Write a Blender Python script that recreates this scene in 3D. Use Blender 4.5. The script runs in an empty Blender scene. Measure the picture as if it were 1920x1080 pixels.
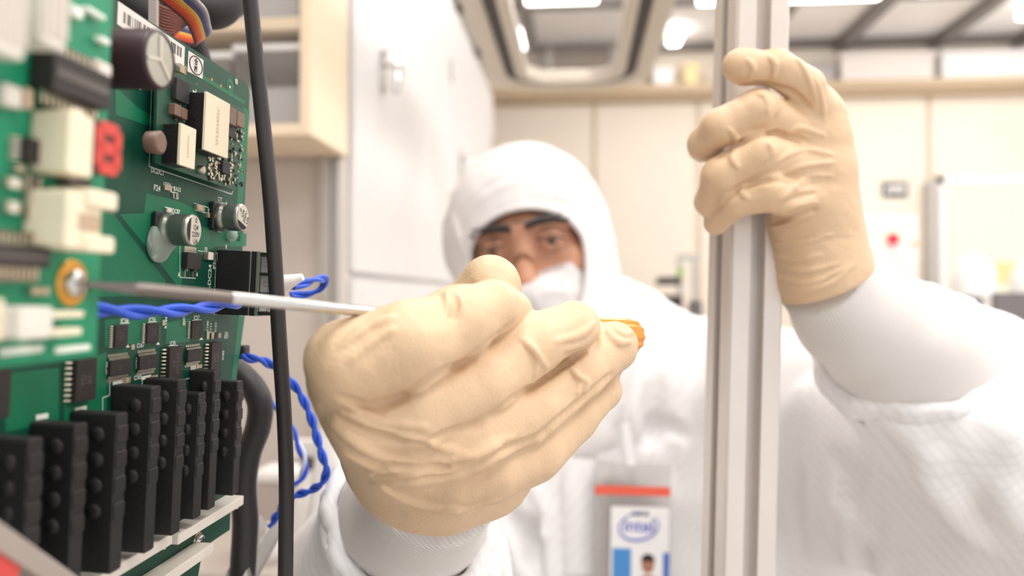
import bpy, math, random
import numpy as np
from mathutils import Vector, Matrix
random.seed(7)
rng = np.random.default_rng(7)
SC = bpy.context.scene
COL = SC.collection

# ------------------------------------------------------------------ camera
F = 1450.0                                   # focal length in pixels of a 1920x1080 picture
YAW, PITCH = math.atan(125 / F), math.atan(15 / F)
CAM = Vector((0.0, 0.0, 1.45))
cam_data = bpy.data.cameras.new('camera')
cam = bpy.data.objects.new('camera', cam_data)
COL.objects.link(cam)
cam.location = CAM
cam.rotation_euler = (math.pi / 2 + PITCH, 0, YAW)
cam_data.sensor_width = 36
cam_data.lens = F * 36 / 1920
cam_data.clip_start = 0.01
cam_data.dof.use_dof = True
cam_data.dof.focus_distance = 0.285
cam_data.dof.aperture_fstop = 6.5
SC.camera = cam
CR = cam.rotation_euler.to_matrix()

# ------------------------------------------------------------------ world and exposure
SC.view_settings.view_transform = 'Standard'
SC.view_settings.look = 'None'
SC.view_settings.gamma = 1
SC.view_settings.use_curve_mapping = False
SC.view_settings.exposure = 0.22
world = bpy.data.worlds.new('world')
SC.world = world
world.use_nodes = True
bg = world.node_tree.nodes['Background']
bg.inputs[0].default_value = (1.0, 0.985, 0.98, 1)
bg.inputs[1].default_value = 1.02

def area_light(name, loc, sx, sy, power, color=(1, .99, .985)):
    l = bpy.data.lights.new(name, 'AREA')
    l.shape = 'RECTANGLE'; l.size = sx; l.size_y = sy; l.energy = power; l.color = color
    o = bpy.data.objects.new(name, l)
    COL.objects.link(o); o.location = loc
    return o
# light of the ceiling panels over the aisle (panels themselves are built with the ceiling)
CEIL_Z = 2.88
PANELS = [(-0.1, 1.35), (1.1, 1.35), (-0.1, 0.0), (1.1, 0.0), (0.5, -1.3), (1.0, 2.6), (2.2, 2.6), (2.2, 0.9)]
for x, y in PANELS:
    area_light('ceiling_panel_light', (x, y, CEIL_Z - .05), .6, .6, 2.2 if (x < .2 and y > 1) else 6.0)

# ------------------------------------------------------------------ helpers: pixels to places
def ray(px, py):
    return CR @ Vector(((px - 960) / F, -(py - 540) / F, -1))
def at(px, py, Z):
    return CAM + ray(px, py) * Z
def on_x(px, py, X):
    d = ray(px, py); return CAM + d * ((X - CAM.x) / d.x)
def on_y(px, py, Y):
    d = ray(px, py); return CAM + d * ((Y - CAM.y) / d.y)
def on_z(px, py, z):
    d = ray(px, py); return CAM + d * ((z - CAM.z) / d.z)

# ------------------------------------------------------------------ helpers: materials
def srgb(r, g, b):
    f = lambda c: (c / 255 / 12.92) if c <= 10 else ((c / 255 + .055) / 1.055) ** 2.4
    return (f(r), f(g), f(b))
MATS = {}
def mat(name, rgb, rough=.5, metal=0.0, noise=0.0, nscale=200.0, bump=0.0, bscale=400.0, spec=None, sss=0.0, alpha=None, trans=0.0, emit=None, weave=None, coat=0.0, grid=None):
    if name in MATS: return MATS[name]
    m = bpy.data.materials.new(name); m.use_nodes = True
    nt = m.node_tree; b = nt.nodes['Principled BSDF']
    col = srgb(*rgb)
    b.inputs['Base Color'].default_value = (*col, 1)
    b.inputs['Roughness'].default_value = rough
    b.inputs['Metallic'].default_value = metal
    if spec is not None: b.inputs['Specular IOR Level'].default_value = spec
    if coat: b.inputs['Coat Weight'].default_value = coat
    if sss:
        b.inputs['Subsurface Weight'].default_value = sss
        b.inputs['Subsurface Radius'].default_value = (.004, .0025, .0015)
        b.inputs['Subsurface Scale'].default_value = 1.0
    if alpha is not None: b.inputs['Alpha'].default_value = alpha
    if trans: b.inputs['Transmission Weight'].default_value = trans
    if emit:
        b.inputs['Emission Color'].default_value = (*srgb(*emit[0]), 1)
        b.inputs['Emission Strength'].default_value = emit[1]
    tc = nt.nodes.new('ShaderNodeTexCoord')
    if noise:
        n = nt.nodes.new('ShaderNodeTexNoise'); n.inputs['Scale'].default_value = nscale; n.inputs['Detail'].default_value = 4
        nt.links.new(tc.outputs['Object'], n.inputs['Vector'])
        r = nt.nodes.new('ShaderNodeMapRange')
        r.inputs['From Min'].default_value = .3; r.inputs['From Max'].default_value = .7
        r.inputs['To Min'].default_value = 1 - noise; r.inputs['To Max'].default_value = 1 + noise
        nt.links.new(n.outputs['Fac'], r.inputs['Value'])
        h = nt.nodes.new('ShaderNodeVectorMath'); h.operation = 'SCALE'
        h.inputs[0].default_value = col
        nt.links.new(r.outputs[0], h.inputs['Scale'])
        nt.links.new(h.outputs[0], b.inputs['Base Color'])
    if grid:
        # dark conductive threads woven into the cloth in a fine square grid
        mp = nt.nodes.new('ShaderNodeMapping'); mp.inputs['Rotation'].default_value = (.5, .6, .35)
        nt.links.new(tc.outputs['Object'], mp.inputs['Vector']); ws = []
        for ax_ in 'XY':
            w_ = nt.nodes.new('ShaderNodeTexWave'); w_.bands_direction = ax_; w_.inputs['Scale'].default_value = grid[0]
            nt.links.new(mp.outputs[0], w_.inputs['Vector']); pw = nt.nodes.new('ShaderNodeMath'); pw.operation = 'POWER'; pw.inputs[1].default_value = 6
            nt.links.new(w_.outputs['Fac'], pw.inputs[0]); ws.append(pw)
        mx_ = nt.nodes.new('ShaderNodeMath'); mx_.operation = 'MAXIMUM'
        nt.links.new(ws[0].outputs[0], mx_.inputs[0]); nt.links.new(ws[1].outputs[0], mx_.inputs[1])
        r_ = nt.nodes.new('ShaderNodeMapRange'); r_.inputs['To Min'].default_value = 1; r_.inputs['To Max'].default_value = 1 - grid[1]
        nt.links.new(mx_.outputs[0], r_.inputs['Value'])
        h_ = nt.nodes.new('ShaderNodeVectorMath'); h_.operation = 'SCALE'; h_.inputs[0].default_value = col
        nt.links.new(r_.outputs[0], h_.inputs['Scale']); nt.links.new(h_.outputs[0], b.inputs['Base Color'])
    if bump or weave:
        bp = nt.nodes.new('ShaderNodeBump')
        bp.inputs['Distance'].default_value = .001
        if weave:
            # crossed fine threads: carbon grid of clean-room cloth, or ribs of a knit
            sx, sy, depth = weave
            mp = nt.nodes.new('ShaderNodeMapping'); mp.inputs['Rotation'].default_value = (.5, .6, .35)
            nt.links.new(tc.outputs['Object'], mp.inputs['Vector'])
            w1 = nt.nodes.new('ShaderNodeTexWave'); w1.bands_direction = 'X'; w1.inputs['Scale'].default_value = sx
            nt.links.new(mp.outputs[0], w1.inputs['Vector'])
            src = w1.outputs['Fac']
            if sy:
                w2 = nt.nodes.new('ShaderNodeTexWave'); w2.bands_direction = 'Y'; w2.inputs['Scale'].default_value = sy
                nt.links.new(mp.outputs[0], w2.inputs['Vector'])
                mx = nt.nodes.new('ShaderNodeMath'); mx.operation = 'MAXIMUM'
                nt.links.new(w1.outputs['Fac'], mx.inputs[0]); nt.links.new(w2.outputs['Fac'], mx.inputs[1])
                src = mx.outputs[0]
            bp.inputs['Strength'].default_value = depth
            nt.links.new(src, bp.inputs['Height'])
        else:
            n = nt.nodes.new('ShaderNodeTexNoise'); n.inputs['Scale'].default_value = bscale; n.inputs['Detail'].default_value = 5
            nt.links.new(tc.outputs['Object'], n.inputs['Vector'])
            bp.inputs['Strength'].default_value = bump
            nt.links.new(n.outputs['Fac'], bp.inputs['Height'])
        nt.links.new(bp.outputs[0], b.inputs['Normal'])
    MATS[name] = m
    return m
def clear_mat(name, rgb, fac=.12, rough=.05, blend=.25):
    """thin clear plastic or glass: mostly see-through with a little gloss"""
    if name in MATS: return MATS[name]
    m = bpy.data.materials.new(name); m.use_nodes = True
    nt = m.node_tree; nt.nodes.clear()
    out = nt.nodes.new('ShaderNodeOutputMaterial'); mix = nt.nodes.new('ShaderNodeMixShader')
    t = nt.nodes.new('ShaderNodeBsdfTransparent'); p = nt.nodes.new('ShaderNodeBsdfPrincipled')
    fr = nt.nodes.new('ShaderNodeLayerWeight'); fr.inputs['Blend'].default_value = blend
    ad = nt.nodes.new('ShaderNodeMath'); ad.operation = 'ADD'; ad.use_clamp = True
    ad.inputs[1].default_value = fac
    nt.links.new(fr.outputs['Fresnel'], ad.inputs[0])
    t.inputs[0].default_value = (.97, .97, .97, 1)
    p.inputs['Base Color'].default_value = (*srgb(*rgb), 1); p.inputs['Roughness'].default_value = rough
    nt.links.new(ad.outputs[0], mix.inputs[0]); nt.links.new(t.outputs[0], mix.inputs[1]); nt.links.new(p.outputs[0], mix.inputs[2])
    nt.links.new(mix.outputs[0], out.inputs[0])
    MATS[name] = m
    return m

# ------------------------------------------------------------------ helpers: meshes
def frame_of(d):
    d = Vector(d).normalized()
    a = Vector((0, 0, 1)) if abs(d.z) < .9 else Vector((1, 0, 0))
    x = a.cross(d).normalized(); y = d.cross(x)
    return x, y, d
def catmull(pts, n=8):
    P = [Vector(p) for p in pts]
    P = [P[0] * 2 - P[1]] + P + [P[-1] * 2 - P[-2]]
    out = []
    for i in range(1, len(P) - 2):
        a, b, c, d = P[i - 1:i + 3]
        for k in range(n):
            t = k / n
            out.append(.5 * ((2 * b) + (c - a) * t + (2 * a - 5 * b + 4 * c - d) * t * t + (3 * b - a - 3 * c + d) * t ** 3))
    out.append(P[-2])
    return out
class MB:
    def __init__(s): s.v = []; s.f = []; s.m = []; s.sm = []; s.mats = []
    def mi(s, m):
        if m is None: return 0
        if m not in s.mats: s.mats.append(m)
        return s.mats.index(m)
    def add(s, vs, fs, m=None, smooth=False):
        o = len(s.v); s.v += [tuple(v) for v in vs]; i = s.mi(m)
        for f in fs: s.f.append([o + k for k in f]); s.m.append(i); s.sm.append(smooth)
        return s
    def box(s, lo, hi, m=None, X=None):
        lo, hi = [min(a, b) for a, b in zip(lo, hi)], [max(a, b) for a, b in zip(lo, hi)]
        vs = [Vector((x, y, z)) for x in (lo[0], hi[0]) for y in (lo[1], hi[1]) for z in (lo[2], hi[2])]
        if X is not None: vs = [X @ v for v in vs]
        return s.add(vs, [(0, 1, 3, 2), (4, 6, 7, 5), (0, 4, 5, 1), (2, 3, 7, 6), (0, 2, 6, 4), (1, 5, 7, 3)], m)
    def cbox(s, c, sz, m=None, X=None):
        return s.box([c[i] - sz[i] / 2 for i in range(3)], [c[i] + sz[i] / 2 for i in range(3)], m, X)
    def rbox(s, lo, hi, r, m=None, X=None, seg=3):
        """box with rounded vertical (local z) edges and a softened rim"""
        lo, hi = [min(a, b) for a, b in zip(lo, hi)], [max(a, b) for a, b in zip(lo, hi)]
        r = min(r, (hi[0] - lo[0]) * .49, (hi[1] - lo[1]) * .49)
        ring = []
        for cx, cy, a0 in ((hi[0] - r, hi[1] - r, 0), (lo[0] + r, hi[1] - r, 90), (lo[0] + r, lo[1] + r, 180), (hi[0] - r, lo[1] + r, 270)):
            for k in range(seg + 1):
                a = math.radians(a0 + 90 * k / seg); ring.append((cx, cy, math.cos(a), math.sin(a)))
        c = min(r * .4, (hi[2] - lo[2]) * .3)
        lv = [(lo[2], r - c), (lo[2] + c, r), (hi[2] - c, r), (hi[2], r - c)]
        vs = []
        for z, rr in lv:
            for cx, cy, ca, sa in ring: vs.append(Vector((cx + ca * rr, cy + sa * rr, z)))
        n = len(ring); fs = []
        for L in range(3):
            for k in range(n): fs.append((L * n + k, L * n + (k + 1) % n, (L + 1) * n + (k + 1) % n, (L + 1) * n + k))
        fs.append(tuple(range(n))[::-1]); fs.append(tuple(3 * n + k for k in range(n)))
        if X is not None: vs = [X @ v for v in vs]
        return s.add(vs, fs, m)
    def lathe(s, p, d, prof, seg=32, m=None, smooth=True, caps=True):
        """profile of (distance along d, radius) turned about the axis d through p"""
        x, y, d = frame_of(d); p = Vector(p); vs = []; fs = []; n = len(prof)
        for (h, r) in prof:
            for k in range(seg):
                a = 2 * math.pi * k / seg; vs.append(p + d * h + (x * math.cos(a) + y * math.sin(a)) * r)
        for i in range(n - 1):
            for k in range(seg): fs.append((i * seg + k, i * seg + (k + 1) % seg, (i + 1) * seg + (k + 1) % seg, (i + 1) * seg + k))
        s.add(vs, fs, m, smooth)
        if caps:
            s.add(vs[:seg], [tuple(range(seg))[::-1]], m); s.add(vs[-seg:], [tuple(range(seg))], m)
        return s
    def cyl(s, a, b, r, m=None, seg=24, r2=None, smooth=True):
        a, b = Vector(a), Vector(b)
        return s.lathe(a, b - a, [(0, r), ((b - a).length, r if r2 is None else r2)], seg, m, smooth)
    def tube(s, pts, r, seg=12, m=None, n=8, smooth_path=True, rs=None, flat=None):
        P = catmull(pts, n) if smooth_path and len(pts) > 2 else [Vector(p) for p in pts]
        N = len(P); x = None; vs = []; fs = []
        for i, p in enumerate(P):
            t = (P[min(i + 1, N - 1)] - P[max(i - 1, 0)]).normalized()
            if x is None: x, y, _ = frame_of(t)
            else:
                x = (x - t * x.dot(t)).normalized(); y = t.cross(x)
            rr = r if rs is None else np.interp(i / (N - 1), np.linspace(0, 1, len(rs)), rs)
            for k in range(seg):
                a = 2 * math.pi * k / seg; vs.append(p + (x * math.cos(a) + y * math.sin(a)) * rr)
        for i in range(N - 1):
            for k in range(seg): fs.append((i * seg + k, i * seg + (k + 1) % seg, (i + 1) * seg + (k + 1) % seg, (i + 1) * seg + k))
        fs.append(tuple(range(seg))[::-1]); fs.append(tuple((N - 1) * seg + k for k in range(seg)))
        return s.add(vs, fs, m, True)
    def prism(s, poly, z0, z1, m=None, X=None):
        n = len(poly); vs = [Vector((x, y, z0)) for x, y in poly] + [Vector((x, y, z1)) for x, y in poly]
        if X is not None: vs = [X @ v for v in vs]
        return s.add(vs, [tuple(range(n))[::-1], tuple(range(n, 2 * n))] + [(k, (k + 1) % n, n + (k + 1) % n, n + k) for k in range(n)], m)
    def ball(s, c, r, m=None, X=None, seg=20, ring=12):
        r = (r, r, r) if not hasattr(r, '__len__') else r
        vs = []; fs = []
        for i in range(ring + 1):
            t = math.pi * i / ring
            for k in range(seg):
                a = 2 * math.pi * k / seg
                q = Vector((r[0] * math.sin(t) * math.cos(a), r[1] * math.sin(t) * math.sin(a), r[2] * math.cos(t)))
                vs.append((X @ q if X is not None else q) + Vector(c))
        for i in range(ring):
            for k in range(seg): fs.append((i * seg + k, (i + 1) * seg + k, (i + 1) * seg + (k + 1) % seg, i * seg + (k + 1) % seg))
        return s.add(vs, fs, m, True)
    def mesh(s, name):
        me = bpy.data.meshes.new(name); me.from_pydata(s.v, [], s.f)
        for m in s.mats: me.materials.append(m)
        me.polygons.foreach_set('material_index', s.m); me.polygons.foreach_set('use_smooth', s.sm)
        me.validate(); me.update()
        return me
    def build(s, name, m=None, parent=None):
        if not s.mats and m is not None: s.mats.append(m)
        o = bpy.data.objects.new(name, s.mesh(name)); COL.objects.link(o)
        if parent is not None: o.parent = parent
        return o
def bevel(o, w, seg=2):
    b = o.modifiers.new('bevel', 'BEVEL'); b.width = w; b.segments = seg; b.limit_method = 'ANGLE'; b.angle_limit = math.radians(40)
    return o
def tag(o, label, cat, group=None, kind=None):
    o['label'] = label; o['category'] = cat
    if group: o['group'] = group
    if kind: o['kind'] = kind
    return o
def struct(o):
    o['kind'] = 'structure'; return o
def empty(name, loc=(0, 0, 0), M=None):
    o = bpy.data.objects.new(name, None); COL.objects.link(o); o.empty_display_size = .02
    if M is not None: o.matrix_world = M
    else: o.location = loc
    return o
def copy_tree(o, parent=None):
    c = o.copy(); COL.objects.link(c)
    if parent is not None: c.parent = parent
    for ch in list(o.children): copy_tree(ch, c)
    return c
def text_mesh(txt, size, X, mb, m=None, align='CENTER', depth=0.0, shear=0.0, bold=0.0):
    cu = bpy.data.curves.new('lettering', 'FONT'); cu.body = txt; cu.size = size
    cu.align_x = align; cu.align_y = 'CENTER'; cu.extrude = depth; cu.shear = shear; cu.offset = bold
    cu.resolution_u = 3
    o = bpy.data.objects.new('lettering', cu); COL.objects.link(o)
    bpy.context.view_layer.update()
    me = bpy.data.meshes.new_from_object(o.evaluated_get(bpy.context.evaluated_depsgraph_get()))
    mb.add([X @ v.co for v in me.vertices], [tuple(p.vertices) for p in me.polygons], m)
    bpy.data.objects.remove(o); bpy.data.curves.remove(cu); bpy.data.meshes.remove(me)

# ------------------------------------------------------------------ helpers: smooth solids from distance fields
class Field:
    def __init__(s, lo, hi, h):
        s.lo = np.array(lo, float); s.h = h
        s.n = np.ceil((np.array(hi, float) - s.lo) / h).astype(int) + 1
        s.d = np.full(s.n, 1.0, np.float32)
    def _win(s, lo, hi):
        a = np.clip(np.floor((np.array(lo) - s.lo) / s.h).astype(int), 0, s.n - 1)
        b = np.clip(np.ceil((np.array(hi) - s.lo) / s.h).astype(int) + 1, 1, s.n)
        if (b <= a).any(): return None
        g = [(s.lo[i] + s.h * np.arange(a[i], b[i])).astype(np.float32) for i in range(3)]
        return tuple(slice(a[i], b[i]) for i in range(3)), g[0][:, None, None], g[1][None, :, None], g[2][None, None, :]
    def _mix(s, sl, q, k, op):
        d = s.d[sl]
        if op == 'add':
            if k <= 0: r = np.minimum(d, q)
            else:
                h = np.maximum(k - np.abs(d - q), 0) / k; r = np.minimum(d, q) - h * h * k * .25
        elif op == 'sub':
            q = -q
            if k <= 0: r = np.maximum(d, q)
            else:
                h = np.maximum(k - np.abs(d - q), 0) / k; r = np.maximum(d, q) + h * h * k * .25
        s.d[sl] = r
    def cone(s, a, b, r1, r2=None, k=.004, op='add'):
        """ball-ended limb from a (radius r1) to b (radius r2)"""
        r2 = r1 if r2 is None else r2
        a = np.array(a, float); b = np.array(b, float); R = max(r1, r2) + k + 3 * s.h
        w = s._win(np.minimum(a, b) - R, np.maximum(a, b) + R)
        if w is None: return s
        sl, x, y, z = w; ba = b - a; L2 = float(ba @ ba) + 1e-12
        t = np.clip(((x - a[0]) * ba[0] + (y - a[1]) * ba[1] + (z - a[2]) * ba[2]) / L2, 0, 1)
        q = np.sqrt((x - a[0] - ba[0] * t) ** 2 + (y - a[1] - ba[1] * t) ** 2 + (z - a[2] - ba[2] * t) ** 2) - (r1 + (r2 - r1) * t)
        s._mix(sl, q.astype(np.float32), k, op); return s
    def chain(s, pts, rs, k=.004, op='add'):
        for i in range(len(pts) - 1): s.cone(pts[i], pts[i + 1], rs[i], rs[i + 1], k, op)
        return s
    def ell(s, c, r, R=None, k=.01, op='add'):
        """ellipsoid; R holds its axes as columns"""
        c = np.array(c, float); r = np.array(r, float); m = r.max() + k + 3 * s.h
        w = s._win(c - m, c + m)
        if w is None: return s
        sl, x, y, z = w; x = x - c[0]; y = y - c[1]; z = z - c[2]
        R = np.eye(3) if R is None else np.array(R)
        X = x * R[0][0] + y * R[1][0] + z * R[2][0]; Y = x * R[0][1] + y * R[1][1] + z * R[2][1]; Zz = x * R[0][2] + y * R[1][2] + z * R[2][2]
        k0 = np.sqrt((X / r[0]) ** 2 + (Y / r[1]) ** 2 + (Zz / r[2]) ** 2)
        k1 = np.sqrt((X / r[0] ** 2) ** 2 + (Y / r[1] ** 2) ** 2 + (Zz / r[2] ** 2) ** 2) + 1e-9
        s._mix(sl, (k0 * (k0 - 1) / k1).astype(np.float32), k, op); return s
    def half(s, p, nrm, k=.0, keep_below=True):
        """cut away what lies on the nrm side of the plane through p"""
        sl, x, y, z = s._win(s.lo, s.lo + s.h * s.n); n = np.array(Vector(nrm).normalized())
        q = (x - p[0]) * n[0] + (y - p[1]) * n[1] + (z - p[2]) * n[2]
        d = s.d
        h = np.maximum(k - np.abs(d - q), 0) / k if k > 0 else 0
        s.d = (np.maximum(d, q) + (h * h * k * .25 if k > 0 else 0)).astype(np.float32); return s
    def sample(s, P):
        P = np.atleast_2d(P); g = (P - s.lo) / s.h
        ok = ((g >= 0) & (g < s.n - 1.001)).all(1); g = np.clip(g, 0, s.n - 1.001); i = g.astype(int); f = g - i
        out = 0
        for dx in (0, 1):
            for dy in (0, 1):
                for dz in (0, 1):
                    w = (f[:, 0] if dx else 1 - f[:, 0]) * (f[:, 1] if dy else 1 - f[:, 1]) * (f[:, 2] if dz else 1 - f[:, 2])
                    out = out + w * s.d[i[:, 0] + dx, i[:, 1] + dy, i[:, 2] + dz]
        return np.where(ok, out, 1.0)
    def first(s, o, d, near, far, step=None):
        """first place where a line from o along d enters the solid"""
        step = step or s.h * .4
        t = np.arange(near, far, step); P = np.array(o)[None] + t[:, None] * np.array(d)[None]
        v = s.sample(P); w = np.where(v < 0)[0]
        return None if len(w) == 0 else Vector(P[w[0]])
    def fold(s, pts, r, sink=.5, k=.002, op='add', near=.1, far=1.2, n=8, taper=True):
        """a crease or a ridge of cloth: follows the surface as seen along the given picture points"""
        C = catmull([Vector((p[0], p[1], 0)) for p in pts], n) if len(pts) > 2 else [Vector((*pts[0], 0)).lerp(Vector((*pts[1], 0)), i / n) for i in range(n + 1)]
        H = []
        for c in C:
            d = ray(c.x, c.y); p = s.first(CAM, d, near, far)
            if p is not None: H.append(p + d.normalized() * (r * sink if op == 'add' else -r * sink))
        for i in range(len(H) - 1):
            if (H[i + 1] - H[i]).length > .03: continue
            f = [1, 1] if not taper else [.35 + .65 * math.sin(math.pi * j / max(1, len(H) - 1)) for j in (i, i + 1)]
            s.cone(H[i], H[i + 1], r * f[0], r * f[1], k, op)
        return s
    def rough(s, amp, scale, seed=0, stretch=(1, 1, 1)):
        """gentle unevenness of cloth, only near the surface"""
        idx = np.argwhere(np.abs(s.d) < amp * 3 + 3 * s.h)
        P = (s.lo + idx * s.h) * np.array(stretch) * scale
        s.d[idx[:, 0], idx[:, 1], idx[:, 2]] += (amp * vnoise(P, seed)).astype(np.float32)
        return s
    def quads(s):
        d = s.d; nx, ny, nz = d.shape
        neg = d < 0
        c = np.zeros((nx - 1, ny - 1, nz - 1), np.int8)
        for dx in (0, 1):
            for dy in (0, 1):
                for dz in (0, 1): c += neg[dx:nx - 1 + dx, dy:ny - 1 + dy, dz:nz - 1 + dz]
        I = np.argwhere((c > 0) & (c < 8)); N = len(I)
        cid = np.full(c.shape, -1, np.int32); cid[I[:, 0], I[:, 1], I[:, 2]] = np.arange(N)
        off = [(a, b, e) for a in (0, 1) for b in (0, 1) for e in (0, 1)]
        V = np.stack([d[I[:, 0] + o[0], I[:, 1] + o[1], I[:, 2] + o[2]] for o in off], 1)
        acc = np.zeros((N, 3)); cnt = np.zeros(N)
        for i, a in enumerate(off):
            for j, b in enumerate(off):
                if j > i and sum(abs(a[q] - b[q]) for q in range(3)) == 1:
                    va, vb = V[:, i], V[:, j]; m = (va < 0) != (vb < 0)
                    t = np.where(m, va / np.where(m, va - vb, 1), 0)
                    for q in range(3): acc[:, q] += np.where(m, a[q] + (b[q] - a[q]) * t, 0)
                    cnt += m
        P = s.lo + (I + acc / cnt[:, None]) * s.h
        Q = []
        for ax in range(3):
            sl0 = [slice(None)] * 3; sl1 = [slice(None)] * 3
            sl0[ax] = slice(0, -1); sl1[ax] = slice(1, None)
            n0, n1 = neg[tuple(sl0)], neg[tuple(sl1)]
            E = np.argwhere(n0 != n1); u, v = (ax + 1) % 3, (ax + 2) % 3
            ok = (E[:, u] > 0) & (E[:, v] > 0) & (E[:, u] < d.shape[u] - 1) & (E[:, v] < d.shape[v] - 1); E = E[ok]
            fl = n0[E[:, 0], E[:, 1], E[:, 2]]
            qs = []
            for du, dv in ((-1, -1), (0, -1), (0, 0), (-1, 0)):
                G = E.copy(); G[:, u] += du; G[:, v] += dv; qs.append(cid[G[:, 0], G[:, 1], G[:, 2]])
            q = np.stack(qs, 1); q[~fl] = q[~fl][:, ::-1]
            Q.append(q)
        return P, np.concatenate(Q)
    def build(s, name, m, parent=None, smooth_iter=0):
        P, Q = s.quads()
        return quad_object(name, P, Q, m, parent, smooth_iter)
def quad_object(name, P, Q, m, parent=None, smooth_iter=0):
    Q = Q[(Q >= 0).all(1)]
    me = bpy.data.meshes.new(name)
    me.vertices.add(len(P)); me.vertices.foreach_set('co', P.astype(np.float32).ravel())
    me.loops.add(len(Q) * 4); me.loops.foreach_set('vertex_index', Q.astype(np.int32).ravel())
    me.polygons.add(len(Q)); me.polygons.foreach_set('loop_start', np.arange(len(Q), dtype=np.int32) * 4)
    me.update(calc_edges=True); me.validate()
    me.polygons.foreach_set('use_smooth', np.ones(len(me.polygons), bool))
    me.materials.append(m)
    o = bpy.data.objects.new(name, me); COL.objects.link(o)
    if parent is not None: o.parent = parent
    if smooth_iter:
        sm = o.modifiers.new('smooth', 'SMOOTH'); sm.iterations = smooth_iter; sm.factor = .5
    return o
def vnoise(P, seed=0):
    i = np.floor(P).astype(np.int64); f = P - i; f = f * f * (3 - 2 * f)
    def hsh(a, b, c):
        n = (a * 374761393 + b * 668265263 + c * 2147483647 + seed * 974711) & 0x7fffffff
        n = ((n ^ (n >> 13)) * 1274126177) & 0x7fffffff
        return (n ^ (n >> 16)) % 65536 / 32768.0 - 1
    out = 0
    for dx in (0, 1):
        for dy in (0, 1):
            for dz in (0, 1):
                w = (f[:, 0] if dx else 1 - f[:, 0]) * (f[:, 1] if dy else 1 - f[:, 1]) * (f[:, 2] if dz else 1 - f[:, 2])
                out = out + w * hsh(i[:, 0] + dx, i[:, 1] + dy, i[:, 2] + dz)
    return out
# ------------------------------------------------------------------ the room
M_SKIN = mat('skin', (196, 142, 112), .5, noise=.08, nscale=90, sss=.12)
M_WALL = mat('cream_wall_panel', (240, 229, 214), .6, noise=.02, nscale=3, spec=.3)
M_SEAM = mat('panel_seam', (200, 184, 160), .6)
M_TAUPE = mat('taupe_partition', (210, 200, 191), .7, noise=.02, nscale=4)
M_FLOOR = mat('cleanroom_floor', (206, 200, 192), .35, noise=.03, nscale=12)
M_CEIL = mat('ceiling_tile', (238, 234, 232), .7, noise=.04, nscale=5)
M_TBAR = mat('ceiling_grid_bar', (120, 114, 110), .5)
M_LAMP = mat('lamp_diffuser', (255, 252, 246), .5, emit=((255, 250, 246), 6))
M_RAIL = mat('rail_beige', (196, 174, 144), .5)
M_POST = mat('grey_upright', (186, 180, 174), .45, .2)
M_WHITEL = mat('white_locker', (226, 222, 220), .45, noise=.02, nscale=5)
M_CREAM = mat('cream_cabinet', (234, 214, 186), .55, noise=.02, nscale=8)
M_CHROME = mat('chrome', (210, 208, 206), .15, 1.0)
M_DARK = mat('dark_rubber', (58, 52, 48), .6, bump=.1)
M_FRAME = mat('hatch_frame', (204, 194, 180), .4, .5)
M_GLASSY = clear_mat('hatch_glass', (230, 226, 222), .04, .03, .03)
M_PAPER = mat('white_paper', (240, 236, 232), .8)
M_YELL = mat('yellow_room_pane', (120, 112, 90), .5, emit=((255, 249, 226), .80))
M_WHITE = mat('white_paint', (244, 242, 240), .5)
M_EQUIP = mat('dark_equipment', (44, 38, 36), .5)

struct(MB().box((-1.3, -2.2, -.05), (3.6, 4.5, 0)).build('floor', M_FLOOR))
BY = 4.5
wall = struct(MB().box((-1.3, BY, 0), (3.6, BY + .08, CEIL_Z)).build('wall_back', M_WALL))
struct(MB().box((-1.38, -2.2, 0), (-1.3, BY + .08, CEIL_Z)).build('wall_left', M_TAUPE))
ceil = struct(MB().box((-1.38, -2.2, CEIL_Z), (3.6, BY + .08, CEIL_Z + .08)).build('ceiling', M_CEIL))
for i, (x, y) in enumerate(PANELS):
    fr = MB().box((x - .33, y - .33, CEIL_Z - .03), (x + .33, y + .33, CEIL_Z - .0005), M_TBAR).box((x - .3, y - .3, CEIL_Z - .036), (x + .3, y + .3, CEIL_Z - .03), M_LAMP).build('light_panel', None, ceil)
# bars of the ceiling grid
n = 1
for px in (1420, 1572, 1750, 1905, 1000):
    x = on_y(px, 94, BY).x
    struct(MB().box((x - .03, 1.2, CEIL_Z - .05), (x + .03, BY, CEIL_Z)).build('trim_%d' % n, M_TBAR)); n += 1
for y in (2.6, 3.75, 4.44):
    struct(MB().box((-1.3, y - .03, CEIL_Z - .035), (3.6, y + .03, CEIL_Z)).build('trim_%d' % n, M_TBAR)); n += 1
# seams between the wall panels
for px in (1115, 1310, 1742):
    x = on_y(px, 300, BY).x
    struct(MB().box((x - .012, BY - .006, 0), (x + .012, BY, on_y(1600, 178, BY).z)).build('trim_%d' % n, M_SEAM)); n += 1
# ledge that runs along the top of the wall
zl0, zl1 = on_y(1600, 172, BY - .14).z, on_y(1600, 150, BY - .14).z
ledge = struct(MB().box((-1.3, BY - .14, zl0 + .02), (3.6, BY, zl1), M_RAIL).box((-1.3, BY - .10, zl0), (3.6, BY, zl0 + .02), M_RAIL).build('trim_%d' % n, M_RAIL)); n += 1
# partition at the end of the lockers with its grey upright
PY = 1.32; xe = on_y(640, 500, PY).x; xs = on_y(604, 500, PY).x
struct(MB().box((-1.3, PY, 0), (xe, PY + .03, CEIL_Z)).build('wall_partition', M_TAUPE))
struct(bevel(MB().box((xs, PY - .02, 0), (xs + (xe - xs) * .55, PY, on_y(620, 298, PY).z), M_POST).box((xs + (xe - xs) * .62, PY - .012, 0), (xe, PY, on_y(620, 298, PY).z), M_POST).build('trim_%d' % n, M_POST), .002)); n += 1

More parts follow.
